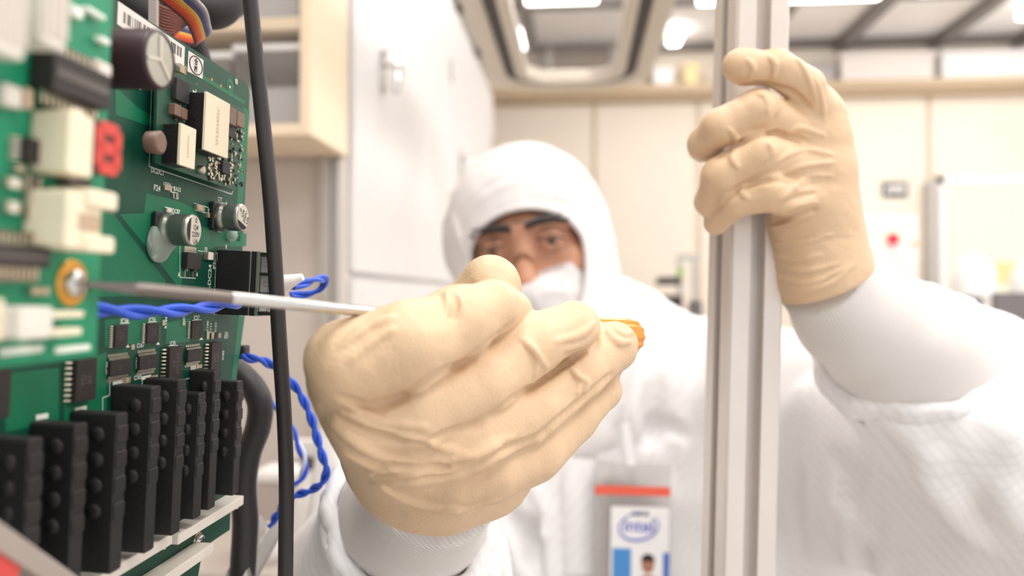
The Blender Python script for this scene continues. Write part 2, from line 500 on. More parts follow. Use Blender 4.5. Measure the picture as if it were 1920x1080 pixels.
# fluorescent lamps at the ceiling
def strip_light(x0, x1, y0, y1, label, h=.12):
    o = empty('ceiling_light', ((x0 + x1) / 2, (y0 + y1) / 2, CEIL_Z - h)); dx, dy = (x1 - x0) / 2, (y1 - y0) / 2
    bevel(MB().box((-dx * .9, -dy * .4, h * .8), (dx * .9, dy * .4, h)).build('housing', M_TBAR, o), .004)
    bevel(MB().box((-dx * .97, -dy * .9, 0), (dx * .97, dy * .9, h * .8)).build('diffuser', M_LAMP, o), .006)
    return tag(o, label, 'ceiling light')
xx = lambda px, y: on_y(px, 30, y).x
strip_light(xx(985, 3.5), xx(1122, 3.5), 3.32, 3.48, 'long white ceiling light seen through the glass of the overhead hatch')
strip_light(xx(1302, 3.55), xx(1650, 3.55), 3.36, 3.55, 'wide white ceiling light directly right of the metal post')
strip_light(xx(1708, 3.55), xx(2060, 3.55), 3.33, 3.52, 'wide white ceiling light in the upper right corner')
for px, lab in ((972, 'short upright-looking lamp seen at the left inside the overhead hatch'), (1266, 'short bright lamp between the overhead hatch and the metal post')):
    x = xx(px, 4.2); strip_light(x - .035, x + .035, 4.10, 4.30, lab, .06)
x = on_y(1903, 50, 3.85).x; strip_light(x, x + .5, 3.72, 3.86, 'slanting lamp at the right edge below the upper corner light')

# boxes and ducts stored on the ledge
def ledge_box(px0, px1, py0, m, name, label, cat, dy=.12):
    x0, x1 = on_y(px0, 120, BY - .12).x, on_y(px1, 120, BY - .12).x; z1 = on_y(px0, py0, BY - .12).z
    o = empty(name, ((x0 + x1) / 2, BY - .06, zl1)); w = (x1 - x0) / 2; hh = z1 - zl1
    bevel(MB().box((-w, -.055, 0), (w, .055, hh * .8)).build('box_body', m, o), .006)
    bevel(MB().box((-w - .004, -.058, hh * .8), (w + .004, .058, hh)).build('box_lid', m, o), .006)
    return tag(o, label, cat)
ledge_box(1578, 1752, 98, mat('pinkish_white', (236, 226, 220), .5), 'storage_box', 'pale box on the wall ledge behind the raised hand', 'box')
ledge_box(1768, 2000, 96, M_WHITE, 'storage_box', 'bright white box on the ledge at the right edge', 'box')
ledge_box(1284, 1310, 118, mat('pale_yellow', (246, 224, 170), .5), 'storage_box', 'small pale yellow box on the ledge left of the post', 'box')
ledge_box(1225, 1262, 126, M_WHITE, 'storage_box', 'small white box on the ledge under the short lamp', 'box')
ledge_box(1520, 1566, 118, mat('mid_grey', (180, 174, 170), .5), 'storage_box', 'small grey box on the ledge touching the raised index finger', 'box')
# duct under the ceiling seen through the hatch
x0, x1 = on_y(985, 90, 4.3).x, on_y(1185, 90, 4.3).x
o = empty('air_duct', ((x0 + x1) / 2, 4.41, CEIL_Z - .20)); w = (x1 - x0) / 2
MB().cyl((-w, 0, .10), (w, 0, .10), .085, seg=28).build('duct_pipe', mat('duct_grey', (132, 120, 110), .45, .4), o)
for sx in (-.6, .6): MB().lathe((sx * w, 0, .10), (1, 0, 0), [(0, .085), (0, .092), (.03, .092), (.03, .085)], 28).build('duct_clamp', M_POST, o); MB().box((sx * w - .01, -.01, .18), (sx * w + .03, .01, .20)).build('hanger', M_POST, o)
tag(o, 'grey round air duct seen through the overhead hatch glass', 'duct')

# ------------------------------------------------------------------ overhead hatch with rounded window
hz = 2.0; hx0, hx1, hy0, hy1 = -.222, .182, 1.0, 2.07
def rring(x0, x1, y0, y1, r, z0, z1, w, m, name, parent):
    def loop(e):
        q = []; rr = max(.01, r - e)
        for cx, cy, a0 in ((x1 - r, y1 - r, 0), (x0 + r, y1 - r, 90), (x0 + r, y0 + r, 180), (x1 - r, y0 + r, 270)):
            for k in range(9):
                a = math.radians(a0 + 90 * k / 8); q.append((cx + rr * math.cos(a), cy + rr * math.sin(a)))
        return q
    A_, B_ = loop(0), loop(w); n_ = len(A_); vs = [(*p, z0) for p in A_] + [(*p, z1) for p in A_] + [(*p, z0) for p in B_] + [(*p, z1) for p in B_]; fs = []
    for k in range(n_):
        j = (k + 1) % n_; fs += [(k, j, n_ + j, n_ + k), (2 * n_ + j, 2 * n_ + k, 3 * n_ + k, 3 * n_ + j), (k, 2 * n_ + k, 2 * n_ + j, j), (n_ + k, n_ + j, 3 * n_ + j, 3 * n_ + k)]
    return MB().add(vs, fs, m).build(name, None, parent)
hatch = empty('overhead_hatch', (0, 0, 0))
tag(hatch, 'open overhead hatch with rounded metal frame, black gasket and clear window', 'hatch')
bevel(rring(hx0, hx1, hy0, hy1, .16, hz, hz + .04, .042, M_FRAME, 'outer_frame', hatch), .004)
rring(hx0 + .042, hx1 - .042, hy0 + .042, hy1 - .042, .12, hz + .004, hz + .03, .026, M_DARK, 'gasket', hatch)
bevel(rring(hx0 + .068, hx1 - .068, hy0 + .068, hy1 - .068, .10, hz - .004, hz + .03, .026, M_FRAME, 'inner_frame', hatch), .004)
MB().box((hx0 + .085, hy0 + .085, hz + .012), (hx1 - .085, hy1 - .085, hz + .018)).build('window_pane', M_GLASSY, hatch)
for x in (hx0 + .015, hx1 - .015): MB().cyl((x, hy0 + .10, hz + .04), (x, hy0 + .10, CEIL_Z), .008, M_POST, 12).build('hanger_rod', None, hatch)
for ch_ in hatch.children: ch_.location = (0, -1.5, -hz)
hatch.location = (0, 1.5, hz)

# ------------------------------------------------------------------ white lockers along the left of the aisle
LX = -.40; lz = on_x(924, 172, LX).z; yA, yB, yC = PY + .033, on_x(848, 400, LX).y, on_x(925, 300, LX).y
def locker(y0, y1, label, handle_px=None):
    o = empty('locker', (LX - .23, (y0 + y1) / 2, 0)); L = (y1 - y0) / 2; zs = on_x(760, 525, LX).z
    MB().box((-.22, -L, 0), (.215, L, lz)).build('carcass', M_WHITEL, o)
    d1 = bevel(MB().box((.216, -L + .006, zs + .006), (.23, L - .006, lz - .02)).build('door', M_WHITEL, o), .003)
    bevel(MB().box((.216, -L + .006, .08), (.23, L - .006, zs - .006)).build('door', M_WHITEL, o), .003)
    for zz in (zs + .25, lz - .25): MB().box((.23, L - .05, zz - .035), (.236, L - .02, zz + .035)).build('hinge', M_POST, d1)
    if handle_px:
        p = on_x(*handle_px, LX) - o.location
        mb = MB(); mb.rbox((-.014, -.05, 0), (.014, .05, .006), .012, X=Matrix.Translation((.231, p.y, p.z)) @ Matrix(((0, 0, 1, 0), (1, 0, 0, 0), (0, 1, 0, 0), (0, 0, 0, 1))))
        hnd = mb.build('handle', M_CHROME, d1)
        MB().tube([(.236, p.y, p.z + .012), (.262, p.y, p.z + .008), (.266, p.y - .005, p.z - .02), (.262, p.y - .008, p.z - .05)], .009, 10).build('lever', M_CHROME, hnd)
    return tag(o, label, 'locker')
locker(yA, yB, 'white locker with chrome lever handle next to the cream cabinet', (715, 130))
locker(yB + .004, yC, 'white locker farther along, just left of the hooded head', (862, 305))
x = LX + .002
o = struct(MB().box((LX, on_x(676, 560, LX).y, on_x(700, 600, LX).z), (LX + .004, on_x(850, 560, LX).y, on_x(700, 545, LX).z)).build('trim_%d' % n, M_WHITEL)); n += 1

# ------------------------------------------------------------------ cream wall cabinet with boxes on its shelves
CY = on_x(583, 255, LX).y; cz0 = on_x(583, 253, LX).z; cx1 = LX; cx0 = LX - .80; cz1 = 2.35
cab = empty('wall_cabinet', ((cx0 + cx1) / 2, (CY + PY) / 2, cz0)); cl = cab.location
def cb(lo, hi, name, m, parent=None): return bevel(MB().box([lo[i] - cl[i] for i in range(3)], [hi[i] - cl[i] for i in range(3)]).build(name, m, parent or cab), .002)
cb((cx1 - .018, CY, cz0), (cx1, PY, cz1), 'side_panel', M_CREAM); cb((cx0, CY, cz0), (cx0 + .018, PY, cz1), 'side_panel', M_CREAM)
cb((cx0, CY, cz0), (cx1 - .018, PY, cz0 + .018), 'bottom_panel', M_CREAM); cb((cx0, CY, cz1 - .018), (cx1 - .018, PY, cz1), 'top_panel', M_CREAM); cb((cx0, PY - .008, cz0), (cx1, PY, cz1), 'back_panel', M_CREAM)
zsh = on_y(540, 38, CY).z; cb((cx0 + .018, CY + .006, zsh - .012), (cx1 - .018, PY - .008, zsh + .008), 'shelf', M_CREAM)
MB().box((cx0 + .02 - cl.x, CY + .003 - cl.y, cz0 + .02 - cl.z), (cx1 - .02 - cl.x, CY + .006 - cl.y, cz1 - .02 - cl.z)).build('glass_door', clear_mat('cabinet_glass', (235, 232, 228), .03, .05, .04), cab)
tag(cab, 'cream wall cabinet with glass front holding storage boxes', 'cabinet')
def sbox(px0, px1, z0, hgt, fill, label):
    x0, x1 = on_y(px0, 200, CY + .02).x, on_y(px1, 200, CY + .02).x; o = empty('storage_box', ((x0 + x1) / 2, CY + .09, z0)); w = (x1 - x0) / 2
    mb = MB(); t = .003
    for lo, hi in (((-w, -.07, 0), (w, .07, t)), ((-w, -.07, t), (w, -.07 + t, hgt)), ((-w, .07 - t, t), (w, .07, hgt)), ((-w, -.07 + t, t), (-w + t, .07 - t, hgt)), ((w - t, -.07 + t, t), (w, .07 - t, hgt))): mb.box(lo, hi)
    mb.build('clear_bin', M_CLEARB, o); bevel(MB().box((-w - .004, -.074, hgt), (w + .004, .074, hgt + .012)).build('lid', M_PAPER, o), .003)
    bevel(MB().box((-w + .008, -.06, t), (w - .008, .06, hgt * fill)).build('contents', M_PAPER, o), .003)
    tag(o, label, 'box', 'clear bins in the wall cabinet')
M_CLEARB = clear_mat('clear_bin_plastic', (216, 208, 200), .12, .25, .12)
z0 = cz0 + .018
sbox(440, 572, z0, (on_y(540, 88, CY).z - z0), .55, 'clear bin of white papers on the bottom shelf of the cream cabinet')
sbox(300, 432, z0, (on_y(540, 100, CY).z - z0), .5, 'clear bin on the bottom shelf, left of the thin hanging cord')
sbox(430, 566, zsh + .008, .16, .4, 'clear bin on the upper shelf of the cream cabinet')

# ------------------------------------------------------------------ far wall: sign, control cabinet, window, workers
p0, p1 = on_y(1655, 342, BY - .012), on_y(1702, 369, BY - .012)
o = empty('wall_sign', ((p0.x + p1.x) / 2, BY, (p0.z + p1.z) / 2)); w, hh = (p1.x - p0.x) / 2, (p0.z - p1.z) / 2
bevel(MB().box((-w, -.012, -hh), (w, 0, hh)).build('sign_plate', M_EQUIP, o), .003)
mb = MB(); text_mesh('AM0', hh * 1.25, Matrix.Translation((0, -.0125, 0)) @ Matrix.Rotation(math.pi / 2, 4, 'X'), mb, M_WHITE, bold=.004); mb.build('lettering', None, o)
tag(o, 'small dark sign with white lettering on the cream back wall', 'sign')
y0 = BY - .45; a, b_ = on_y(1618, 405, y0), on_y(1722, 640, y0)
o = empty('control_cabinet', ((a.x + b_.x) / 2, BY - .225, 0)); w = (b_.x - a.x) / 2
bevel(MB().box((-w, -.22, .08), (w, .22, a.z)).build('cabinet_body', M_WHITE, o), .01)
zs = on_y(1670, 455, y0).z
bevel(MB().box((-w + .02, -.226, .12), (w - .02, -.22, zs - .02)).build('door', M_WHITEL, o), .004)
bevel(MB().box((-w + .03, -.226, zs), (w - .03, -.22, a.z - .04)).build('screen_panel', mat('pale_lemon', (252, 246, 220), .4), o), .004)
p = on_y(1673, 448, y0); MB().rbox((p.x - o.location.x - .026, p.z - .026, .0), (p.x - o.location.x + .026, p.z + .026, .03), .01, X=Matrix.Translation((0, -.22, 0)) @ Matrix.Rotation(math.pi / 2, 4, 'X')).build('red_button', mat('signal_red', (232, 20, 66), .4), o)
p = on_y(1718, 457, y0); MB().box((p.x - o.location.x - .03, -.228, p.z - .012), (p.x - o.location.x + .012, -.22, p.z + .012)).build('orange_label', mat('pale_orange', (238, 190, 160), .6), o)
p = on_y(1668, 512, y0); MB().box((p.x - o.location.x - .04, -.228, p.z - .012), (p.x - o.location.x + .03, -.22, p.z + .012)).build('cream_label', mat('label_cream', (238, 222, 196), .6), o)
for sx in (-1, 1): MB().cyl((sx * (w - .05), 0, 0), (sx * (w - .05), 0, .08), .03, M_EQUIP, 14).build('foot', None, o)
tag(o, 'white control cabinet with a red square button by the back wall', 'control cabinet')
# upright between cabinet and window, the window itself
a, b_ = on_y(1742, 340, BY - .08), on_y(1760, 700, BY - .08)
struct(MB().box((a.x, BY - .08, 0), (b_.x, BY, a.z)).build('trim_%d' % n, M_POST)); n += 1
a, b_ = on_y(1768, 345, BY - .02), on_y(2300, 640, BY - .02)
wi = struct(MB().box((a.x, BY - .02, b_.z), (b_.x, BY, a.z), M_YELL).build('window_1', M_YELL))
M_PALEY = mat('yellow_room_wall', (236, 220, 160), .6)
mb = MB().box((a.x - .03, BY - .04, a.z), (b_.x, BY, a.z + .04), M_WHITE).box((a.x - .03, BY - .04, b_.z - .04), (b_.x, BY, b_.z), M_WHITE).box((a.x - .03, BY - .04, b_.z - .04), (a.x, BY, a.z + .04), M_WHITE); mb.build('window_frame', None, wi)
p, q = on_y(1840, 492, BY - .03), on_y(2000, 532, BY - .03); MB().box((p.x, BY - .03, q.z), (q.x, BY - .021, p.z)).build('yellow_blind', M_PALEY, wi)

def worker(px, py, Y, label, turn):
    c_ = on_y(px, py, Y); o_ = Field((c_.x - .34, Y - .3, -.02), (c_.x + .34, Y + .3, c_.z + .16), .014)
    def body(F_, e):
        F_.ell(c_, (.085 + e, .10 + e, .12 + e), None, .03); F_.cone(c_ - Vector((0, 0, .08)), c_ - Vector((0, 0, .24)), .06 + e, .09 + e, .03)
        F_.cone(c_ + Vector((-.15, 0, -.30)), c_ + Vector((.15, 0, -.30)), .06 + e, .06 + e, .05); F_.ell(c_ - Vector((0, 0, .50)), (.17 + e, .11 + e, .26), None, .06); F_.ell(c_ - Vector((0, 0, .76)), (.165 + e, .12 + e, .16), None, .06)
        for s in (-1, 1):
            F_.chain([c_ + Vector((s * .19, 0, -.31)), c_ + Vector((s * .24, -.02, -.58)), c_ + Vector((s * .16, -.22, -.72))], [.055 + e, .045 + e, .035 + e], .03)
            F_.chain([c_ + Vector((s * .09, 0, -.80)), Vector((c_.x + s * .10, Y - .02, .48)), Vector((c_.x + s * .11, Y, .07))], [.085 + e, .06 + e, .045 + e], .03); F_.cone(Vector((c_.x + s * .11, Y, .045)), Vector((c_.x + s * .12, Y - .14, .035)), .042 + e, .035 + e, .02)
        return F_
    P_ = body(o_, -.012).build('person', M_SKIN)
    s_ = body(Field((c_.x - .36, Y - .32, -.02), (c_.x + .36, Y + .32, c_.z + .18), .014), .006); s_.rough(.006, 14, int(px)); s_.half((0, 0, .002), (0, 0, -1))
    s_.build('hooded_coverall', M_HOOD2, P_, 1)
    bp_ = Vector((c_.x, Y, 0)); P_.data.transform(Matrix.Translation(-bp_)); P_.location = bp_
    for ch_ in P_.children: ch_.location = -bp_
    mk = Field(c_ - Vector((.15, .2, .2)), c_ + Vector((.15, .2, .15)), .008); mk.ell(c_ + Vector((0, -.04, -.045)), (.075, .082, .07), None, .02); mk.half(c_ + Vector((0, 0, -.02)), (0, 0, 1), .005); mk.build('face_mask', M_HOOD2, P_).location = -bp_
    return tag(P_, label, 'person')
M_HOOD2 = mat('far_worker_cloth', (242, 240, 238), .9, bump=.1, spec=.2)
worker(1825, 528, 3.72, 'distant person in white hood standing just above the raised sleeve', 0)
worker(1930, 530, 4.22, 'distant person in white hood cut off by the right edge', 0)
# dark monitors on the desk in front of the far workers
a, b_ = on_y(1808, 548, 3.05), on_y(1990, 600, 3.05)
o = empty('desk', ((a.x + b_.x) / 2, 3.10, 0)); w = (b_.x - a.x) / 2; dz = on_y(1850, 640, 3.05).z
bevel(MB().box((-w, -.2, dz - .03), (w, .2, dz)).build('desk_top', M_WHITE, o), .004)
for sx in (-1, 1):
    for sy in (-1, 1): MB().box((sx * (w - .03) - .02, sy * .17 - .02, 0), (sx * (w - .03) + .02, sy * .17 + .02, dz - .03)).build('leg', M_POST, o)
tag(o, 'white desk behind the raised sleeve carrying dark monitors', 'desk')
for px0, px1, lab, py in ((1808, 1846, 'small dark grey monitor below the distant white hood', 556), (1866, 1935, 'wide dark grey monitor at the right edge under the yellow window', 548)):
    a, b_ = on_y(px0, py, 3.05), on_y(px1, 600, 3.05); o = empty('monitor', ((a.x + b_.x) / 2, 3.07, dz)); w = (b_.x - a.x) / 2; hh = a.z - dz
    bevel(MB().box((-w, -.015, .04), (w, .015, hh)).build('screen_shell', mat('monitor_grey', (110, 104, 104), .5), o), .005)
    MB().box((-.02, .0, .0), (.02, .03, .06)).box((-.06, -.05, 0), (.06, .06, .01)).build('stand', M_EQUIP, o); tag(o, lab, 'monitor')

# ------------------------------------------------------------------ instrument bench between the person and the post
EY = 3.4; e = lambda px, py, y=EY: on_y(px, py, y)
bt = e(1300, 600).z; x0, x1 = e(1195, 600).x, e(1400, 600).x
bench = empty('instrument_bench', ((x0 + x1) / 2, EY + .25, 0)); w = (x1 - x0) / 2
bevel(MB().box((-w, -.25, bt - .04), (w, .25, bt)).build('bench_top', M_WHITE, bench), .004)
for sx in (-1, 1):
    for sy in (-1, 1): MB().box((sx * (w - .04) - .02, sy * .2 - .02, 0), (sx * (w - .04) + .02, sy * .2 + .02, bt - .04)).build('leg', M_POST, bench)
zt0, zt1 = e(1260, 549).z - bt - 0, e(1260, 534).z - bt
fx0, fx1 = e(1226, 540).x - bench.location.x, e(1303, 540).x - bench.location.x
bevel(MB().box((fx0, -.24, zt0), (fx1, .2, zt1)).build('raised_shelf', M_WHITE, bench), .003)
for x in (e(1290, 540).x - bench.location.x, fx1 - .01, ): MB().box((x - .012, .1, 0), (x + .012, .124, zt0)).build('shelf_upright', M_POST, bench)
tag(bench, 'white instrument bench with raised shelf left of the metal post', 'bench')
def inst(px0, px1, py0, py1, y, z0, name, label, cat, d=.16):
    a, b_ = on_y(px0, py0, y), on_y(px1, py1, y); o = empty(name, ((a.x + b_.x) / 2, y + d / 2, z0)); w = (b_.x - a.x) / 2; hh = a.z - z0
    bevel(MB().box((-w, -d / 2, 0), (w, d / 2, hh)).build('case', M_EQUIP, o), .004)
    MB().box((-w * .9, -d / 2 - .003, hh * .3), (w * .5, -d / 2, hh * .7)).build('front_panel', mat('panel_grey', (70, 62, 58), .5), o)
    return tag(o, label, cat)
zb = bt + zt1
inst(1236, 1278, 519, 534, EY, zb, 'instrument', 'black flat instrument on top of the raised white shelf', 'instrument')
zz = e(1260, 566).z
o = inst(1246, 1280, 554, 566, EY + .10, bt, 'instrument', 'black flat instrument under the raised white shelf', 'instrument')
o.children[0].scale = (1, 1, 1)
# monitor tilted back, and a small frame carrying a green lamp
a = e(1224, 600, EY + .05); o = empty('monitor', (a.x - .01, EY + .05, bt)); X = Matrix.Rotation(math.radians(-22), 4, 'Y')
hh = e(1226, 566).z - bt
bevel(MB().box((-.035, -.02, .01), (.055, .01, hh + .02), None, X).build('screen_shell', M_EQUIP, o), .004); MB().box((-.02, -.03, 0), (.05, .04, .012)).build('stand', M_EQUIP, o)
tag(o, 'black tilted monitor right beside the white shoulder', 'monitor')
a, b_ = e(1286, 485), e(1316, 485); o = empty('signal_frame', ((a.x + b_.x) / 2, EY + .22, bt)); w = (b_.x - a.x) / 2; hh = a.z - bt
for sx in (-1, 1): MB().box((sx * w - .012, -.012, 0), (sx * w + .012, .012, hh)).build('upright', M_POST, o)
MB().box((-w - .012, -.012, hh), (w + .03, .012, hh + .03)).build('cross_bar', M_POST, o)
MB().box((-w - .012, -.03, e(1287, 516).z - bt), (-w + .016, -.0125, e(1287, 500).z - bt)).build('green_lamp', mat('lamp_green', (150, 190, 90), .4), o)
tag(o, 'grey metal frame with a small green lamp on the bench', 'frame')
a = e(1296, 570); o = empty('microscope', (e(1262, 590).x, EY + .33, bt))
MB().rbox((-.06, -.05, 0), (.06, .05, .015), .02).build('base', M_POST, o); MB().tube([(.03, .03, .01), (.035, .03, .05), (.0, .0, .07), (-.02, -.02, .055)], .012, 10).build('arm', M_EQUIP, o); MB().cyl((-.02, -.02, .03), (-.02, -.02, .065), .012, M_EQUIP, 14).build('eyepiece', None, o)
tag(o, 'small grey microscope on the bench under the raised shelf', 'microscope')
a = e(1306, 566); o = empty('instrument', (e(1305, 580).x, EY + .02, bt)); hh = e(1305, 565).z - bt
bevel(MB().box((-.025, -.03, 0), (.025, .03, hh)).build('case', M_EQUIP, o), .004); MB().cyl((0, -.03, hh * .6), (0, -.036, hh * .6), .01, M_POST, 12).build('knob', None, o); tag(o, 'small black instrument on the bench touching the post edge', 'instrument')
# ------------------------------------------------------------------ the person
M_SKIN = mat('skin', (216, 172, 148), .5, noise=.08, nscale=90, sss=.12)
M_LATEX = mat('latex_glove', (214, 183, 149), .5, noise=.035, nscale=70, bump=.25, bscale=900, sss=.12)
M_SUIT = mat('cleanroom_cloth', (238, 236, 236), .85, grid=(60, .09), spec=.2)
M_HOOD = mat('hood_cloth', (224, 220, 218), .9, bump=.2, bscale=500, spec=.2)
M_KNIT = mat('knit_cuff', (222, 217, 213), .95, weave=(190, 0, .3), spec=.1)
M_MASK = mat('mask_cloth', (218, 214, 213), .9, bump=.25, bscale=600, spec=.2)
M_HAIR = mat('dark_hair', (38, 28, 24), .7, bump=.5, bscale=1500)
M_EYEW = mat('eye_white', (190, 174, 166), .2)
M_IRIS = mat('iris_brown', (30, 20, 15), .15)
M_LENS = clear_mat('glasses_lens', (120, 112, 110), .03, .04, .06)
M_GFRAME = mat('glasses_frame', (86, 78, 76), .25)

PERSON_BASE = Vector((0.08, 0.90, 0.0))

# --- head
R0 = CR @ Vector((math.cos(.19), math.sin(.19), 0)); U0 = CR @ Vector((-math.sin(.19), math.cos(.19), 0)); F0 = CR @ Vector((0, 0, 1))
HF = (F0 - .14 * R0 - .10 * U0).normalized()
HR = (R0 - HF * R0.dot(HF)).normalized(); HU = HR.cross(HF) * -1
HU = HF.cross(HR) * -1 if HF.cross(HR).dot(U0) < 0 else HF.cross(HR)
HC = at(993, 452, .905)
HM = Matrix((HR, HF, HU)).transposed()
def hd(x, y, z): return HC + HM @ Vector((x, y, z)) * .001
HA = np.array(HM)
g = Field(HC - Vector((.13, .15, .24)), HC + Vector((.13, .15, .15)), .0024)
g.ell(hd(0, -12, 28), (.074, .093, .084), HA, .01)
g.ell(hd(0, 28, -38), (.058, .056, .082), HA, .03)
g.ell(hd(0, 52, -92), (.026, .024, .020), HA, .02)
for s in (-1, 1):
    g.ell(hd(s * 44, 52, -26), (.022, .022, .022), HA, .02)
    g.cone(hd(s * 10, 83, 21), hd(s * 46, 66, 17), .009, .008, .012)
    g.ell(hd(s * 32, 90, 2), (.016, .015, .012), HA, .008, 'sub')
    g.ell(hd(s * 74, -8, -12), (.007, .018, .030), HA, .006)            # ears, under the hood
    g.ell(hd(s * 9, 88, -41), (.009, .010, .008), HA, .008)             # wings of the nose
    g.chain([hd(s * 15, 81, 2), hd(s * 24, 86, 6), hd(s * 36, 84.5, 6), hd(s * 46, 74, 0)], [.003, .0044, .0042, .003], .004)
    g.chain([hd(s * 15, 81, 1), hd(s * 26, 84, -5.5), hd(s * 38, 81.5, -5), hd(s * 46, 74, 0)], [.003, .0036, .0034, .003], .004)
g.chain([hd(0, 82, 10), hd(0, 92, -10), hd(0, 104, -36)], [.008, .009, .0105], .012)
g.cone(hd(-22, 74, -66), hd(22, 74, -66), .006, .006, .01)
g.cone(hd(-24, 72, -73), hd(24, 72, -73), .007, .007, .008)
g.cone(hd(-20, 84, -69.5), hd(20, 84, -69.5), .0015, .0015, .003, 'sub')
g.cone(hd(0, -25, -70), HC + Vector((0.035, .02, -.24)), .056, .060, .02)
hp, hq = g.quads()

# --- skeleton of the trunk and the arms
S_R, S_L = at(725, 715, .86), at(1395, 712, .83)
W_R, E_R = at(818, 905, .315), at(705, 1260, .57)
W_L, E_L = at(1541, 526, .424), at(1970, 838, .52)
NECK = at(1050, 640, .885)
CHEST = at(1075, 860, .90)
PELV = Vector((CHEST.x, CHEST.y + .04, .92))
Wd = lambda v: np.array(v)
b = Field((-.45, .25, -.02), (.75, 1.25, 1.5), .011)
b.cone(NECK + Vector((0, .02, .05)), CHEST + Vector((0, .02, 0)), .05, .07, .03)
b.ell(CHEST + Vector((0, .015, -.02)), (.155, .075, .18), None, .04)
b.ell(PELV + Vector((0, 0, .12)), (.15, .10, .17), None, .06)
b.cone(S_R.lerp(S_L, .1) + Vector((0, .02, -.01)), S_R.lerp(S_L, .9) + Vector((0, .02, -.01)), .040, .040, .04)
for arm in ([S_R, E_R, at(775, 965, .372), W_R], [S_L, E_L, at(1692, 650, .487), at(1600, 590, .453), W_L]):
    b.chain(arm, [.040, .036, .025, .020, .018][:len(arm)], .02)
LEGS = []
for s in (-1, 1):
    hip = PELV + Vector((s * .09, 0, 0)); knee = Vector((hip.x + s * .02, hip.y - .03, .48)); ank = Vector((hip.x + s * .03, hip.y + .02, .09))
    LEGS.append((hip, knee, ank)); b.chain([hip, knee, ank, ank + Vector((s * .02, -.14, -.05))], [.08, .055, .04, .03], .03)
bp, bq = b.quads()
person = quad_object('person', np.concatenate([hp, bp]), np.concatenate([hq, bq + len(hp)]), M_SKIN)
tag(person, 'person in white cleanroom hood and coverall reaching forward with a screwdriver', 'person')

# --- eyes and brows
for s in (-1, 1):
    c = hd(s * 31, 75, 1)
    look = (CAM + ray(560, 620) * .25 - c).normalized()
    mb = MB(); mb.lathe(c - look * .012, look, [(.012 - .012 * math.cos(a), max(1e-5, .012 * math.sin(a))) for a in np.linspace(.02, math.pi - .58, 14)], 24, M_EYEW, caps=False)
    mb.lathe(c - look * .012, look, [(.012 + .012 * math.cos(a), max(1e-5, .0121 * math.sin(a))) for a in np.linspace(.59, .0, 6)], 24, M_IRIS, caps=False)
    mb.build('eye', None, person)
    mb = MB(); mb.tube([hd(s * 17, 86.5, 3.5), hd(s * 25, 90.5, 5), hd(s * 36, 89, 4.6), hd(s * 47, 78, -1)], .0011, 8, M_HAIR); mb.build('eyelash', None, person)
    g2 = Field(hd(s * 30, 85, 22) - Vector((.04,) * 3), hd(s * 30, 85, 22) + Vector((.04,) * 3), .0016)
    g2.chain([hd(s * 10, 92, 20), hd(s * 26, 91, 24), hd(s * 41, 80, 22), hd(s * 50, 70, 16)], [.0036, .0044, .0036, .0018], .003)
    g2.rough(.0008, 500, 3)
    g2.build('eyebrow', M_HAIR, person)

# --- wrap-round safety glasses
mb = MB(); ns = 24; rows = [(-24, 0), (-12, 1.5), (2, 2.2), (15, 1.4), (24, 0)]
vs = []; fs = []
for (z, bulge) in rows:
    for i in range(ns + 1):
        a = -.76 + 1.52 * i / ns
        dip = 9 * math.exp(-(a / .22) ** 2) if z < 0 else 0
        vs.append(hd(76 * math.sin(a) * .93, 46 + 59 * math.cos(a) + bulge, z + 2 + dip))
for r in range(len(rows) - 1):
    for i in range(ns): fs.append((r * (ns + 1) + i, r * (ns + 1) + i + 1, (r + 1) * (ns + 1) + i + 1, (r + 1) * (ns + 1) + i))
mb.add(vs, fs, M_LENS, True)
glasses = mb.build('safety_glasses', None, person)
sd = glasses.modifiers.new('thickness', 'SOLIDIFY'); sd.thickness = .0018
mb = MB()
mb.tube([vs[4 * (ns + 1) + i] for i in range(0, ns + 1, 3)], .0011, 8)
mb.build('brow_bar', M_GFRAME, glasses)
for s in (-1, 1):
    mb = MB(); mb.tube([hd(s * 50, 88, 20), hd(s * 66, 46, 12), hd(s * 72, -5, 6), hd(s * 70, -40, -10)], .0020, 8)
    mb.build('temple_arm', M_GFRAME, glasses)

# --- hood: a soft cap that falls onto the shoulders, open over the eyes
h = Field(HC - Vector((.24, .2, .34)), HC + Vector((.27, .24, .20)), .0032)
h.ell(hd(-2, -12, 22), (.092, .110, .094), HA, .01)
h.ell(hd(-48, -6, -6), (.052, .06, .058), HA, .03)
h.ell(hd(42, -2, -24), (.05, .07, .07), HA, .03)
h.ell(hd(0, 26, -40), (.072, .066, .092), HA, .03)
h.cone(hd(6, -16, -60), at(1060, 645, .90), .080, .084, .03)
h.cone(at(1065, 650, .90), at(1000, 710, .89), .080, .092, .03)
h.cone(at(1070, 655, .90), at(1112, 720, .88), .074, .070, .03)
h.ell(at(1055, 790, .88), (.125, .108, .07), None, .03)
h.rough(.0022, 26, 11); h.rough(.0012, 60, 5)
for pts, r in (([(868, 420), (905, 375), (960, 345), (1020, 340)], .004), ([(880, 380), (930, 335), (990, 318)], .0035), ([(1000, 360), (1050, 368), (1085, 395)], .003),
               ([(850, 400), (862, 440), (870, 480)], .004), ([(1118, 430), (1128, 500), (1150, 560)], .004), ([(1085, 330), (1105, 380), (1112, 440)], .0035)):
    h.fold(pts, r, .55, .004, 'add', .6, 1.1)
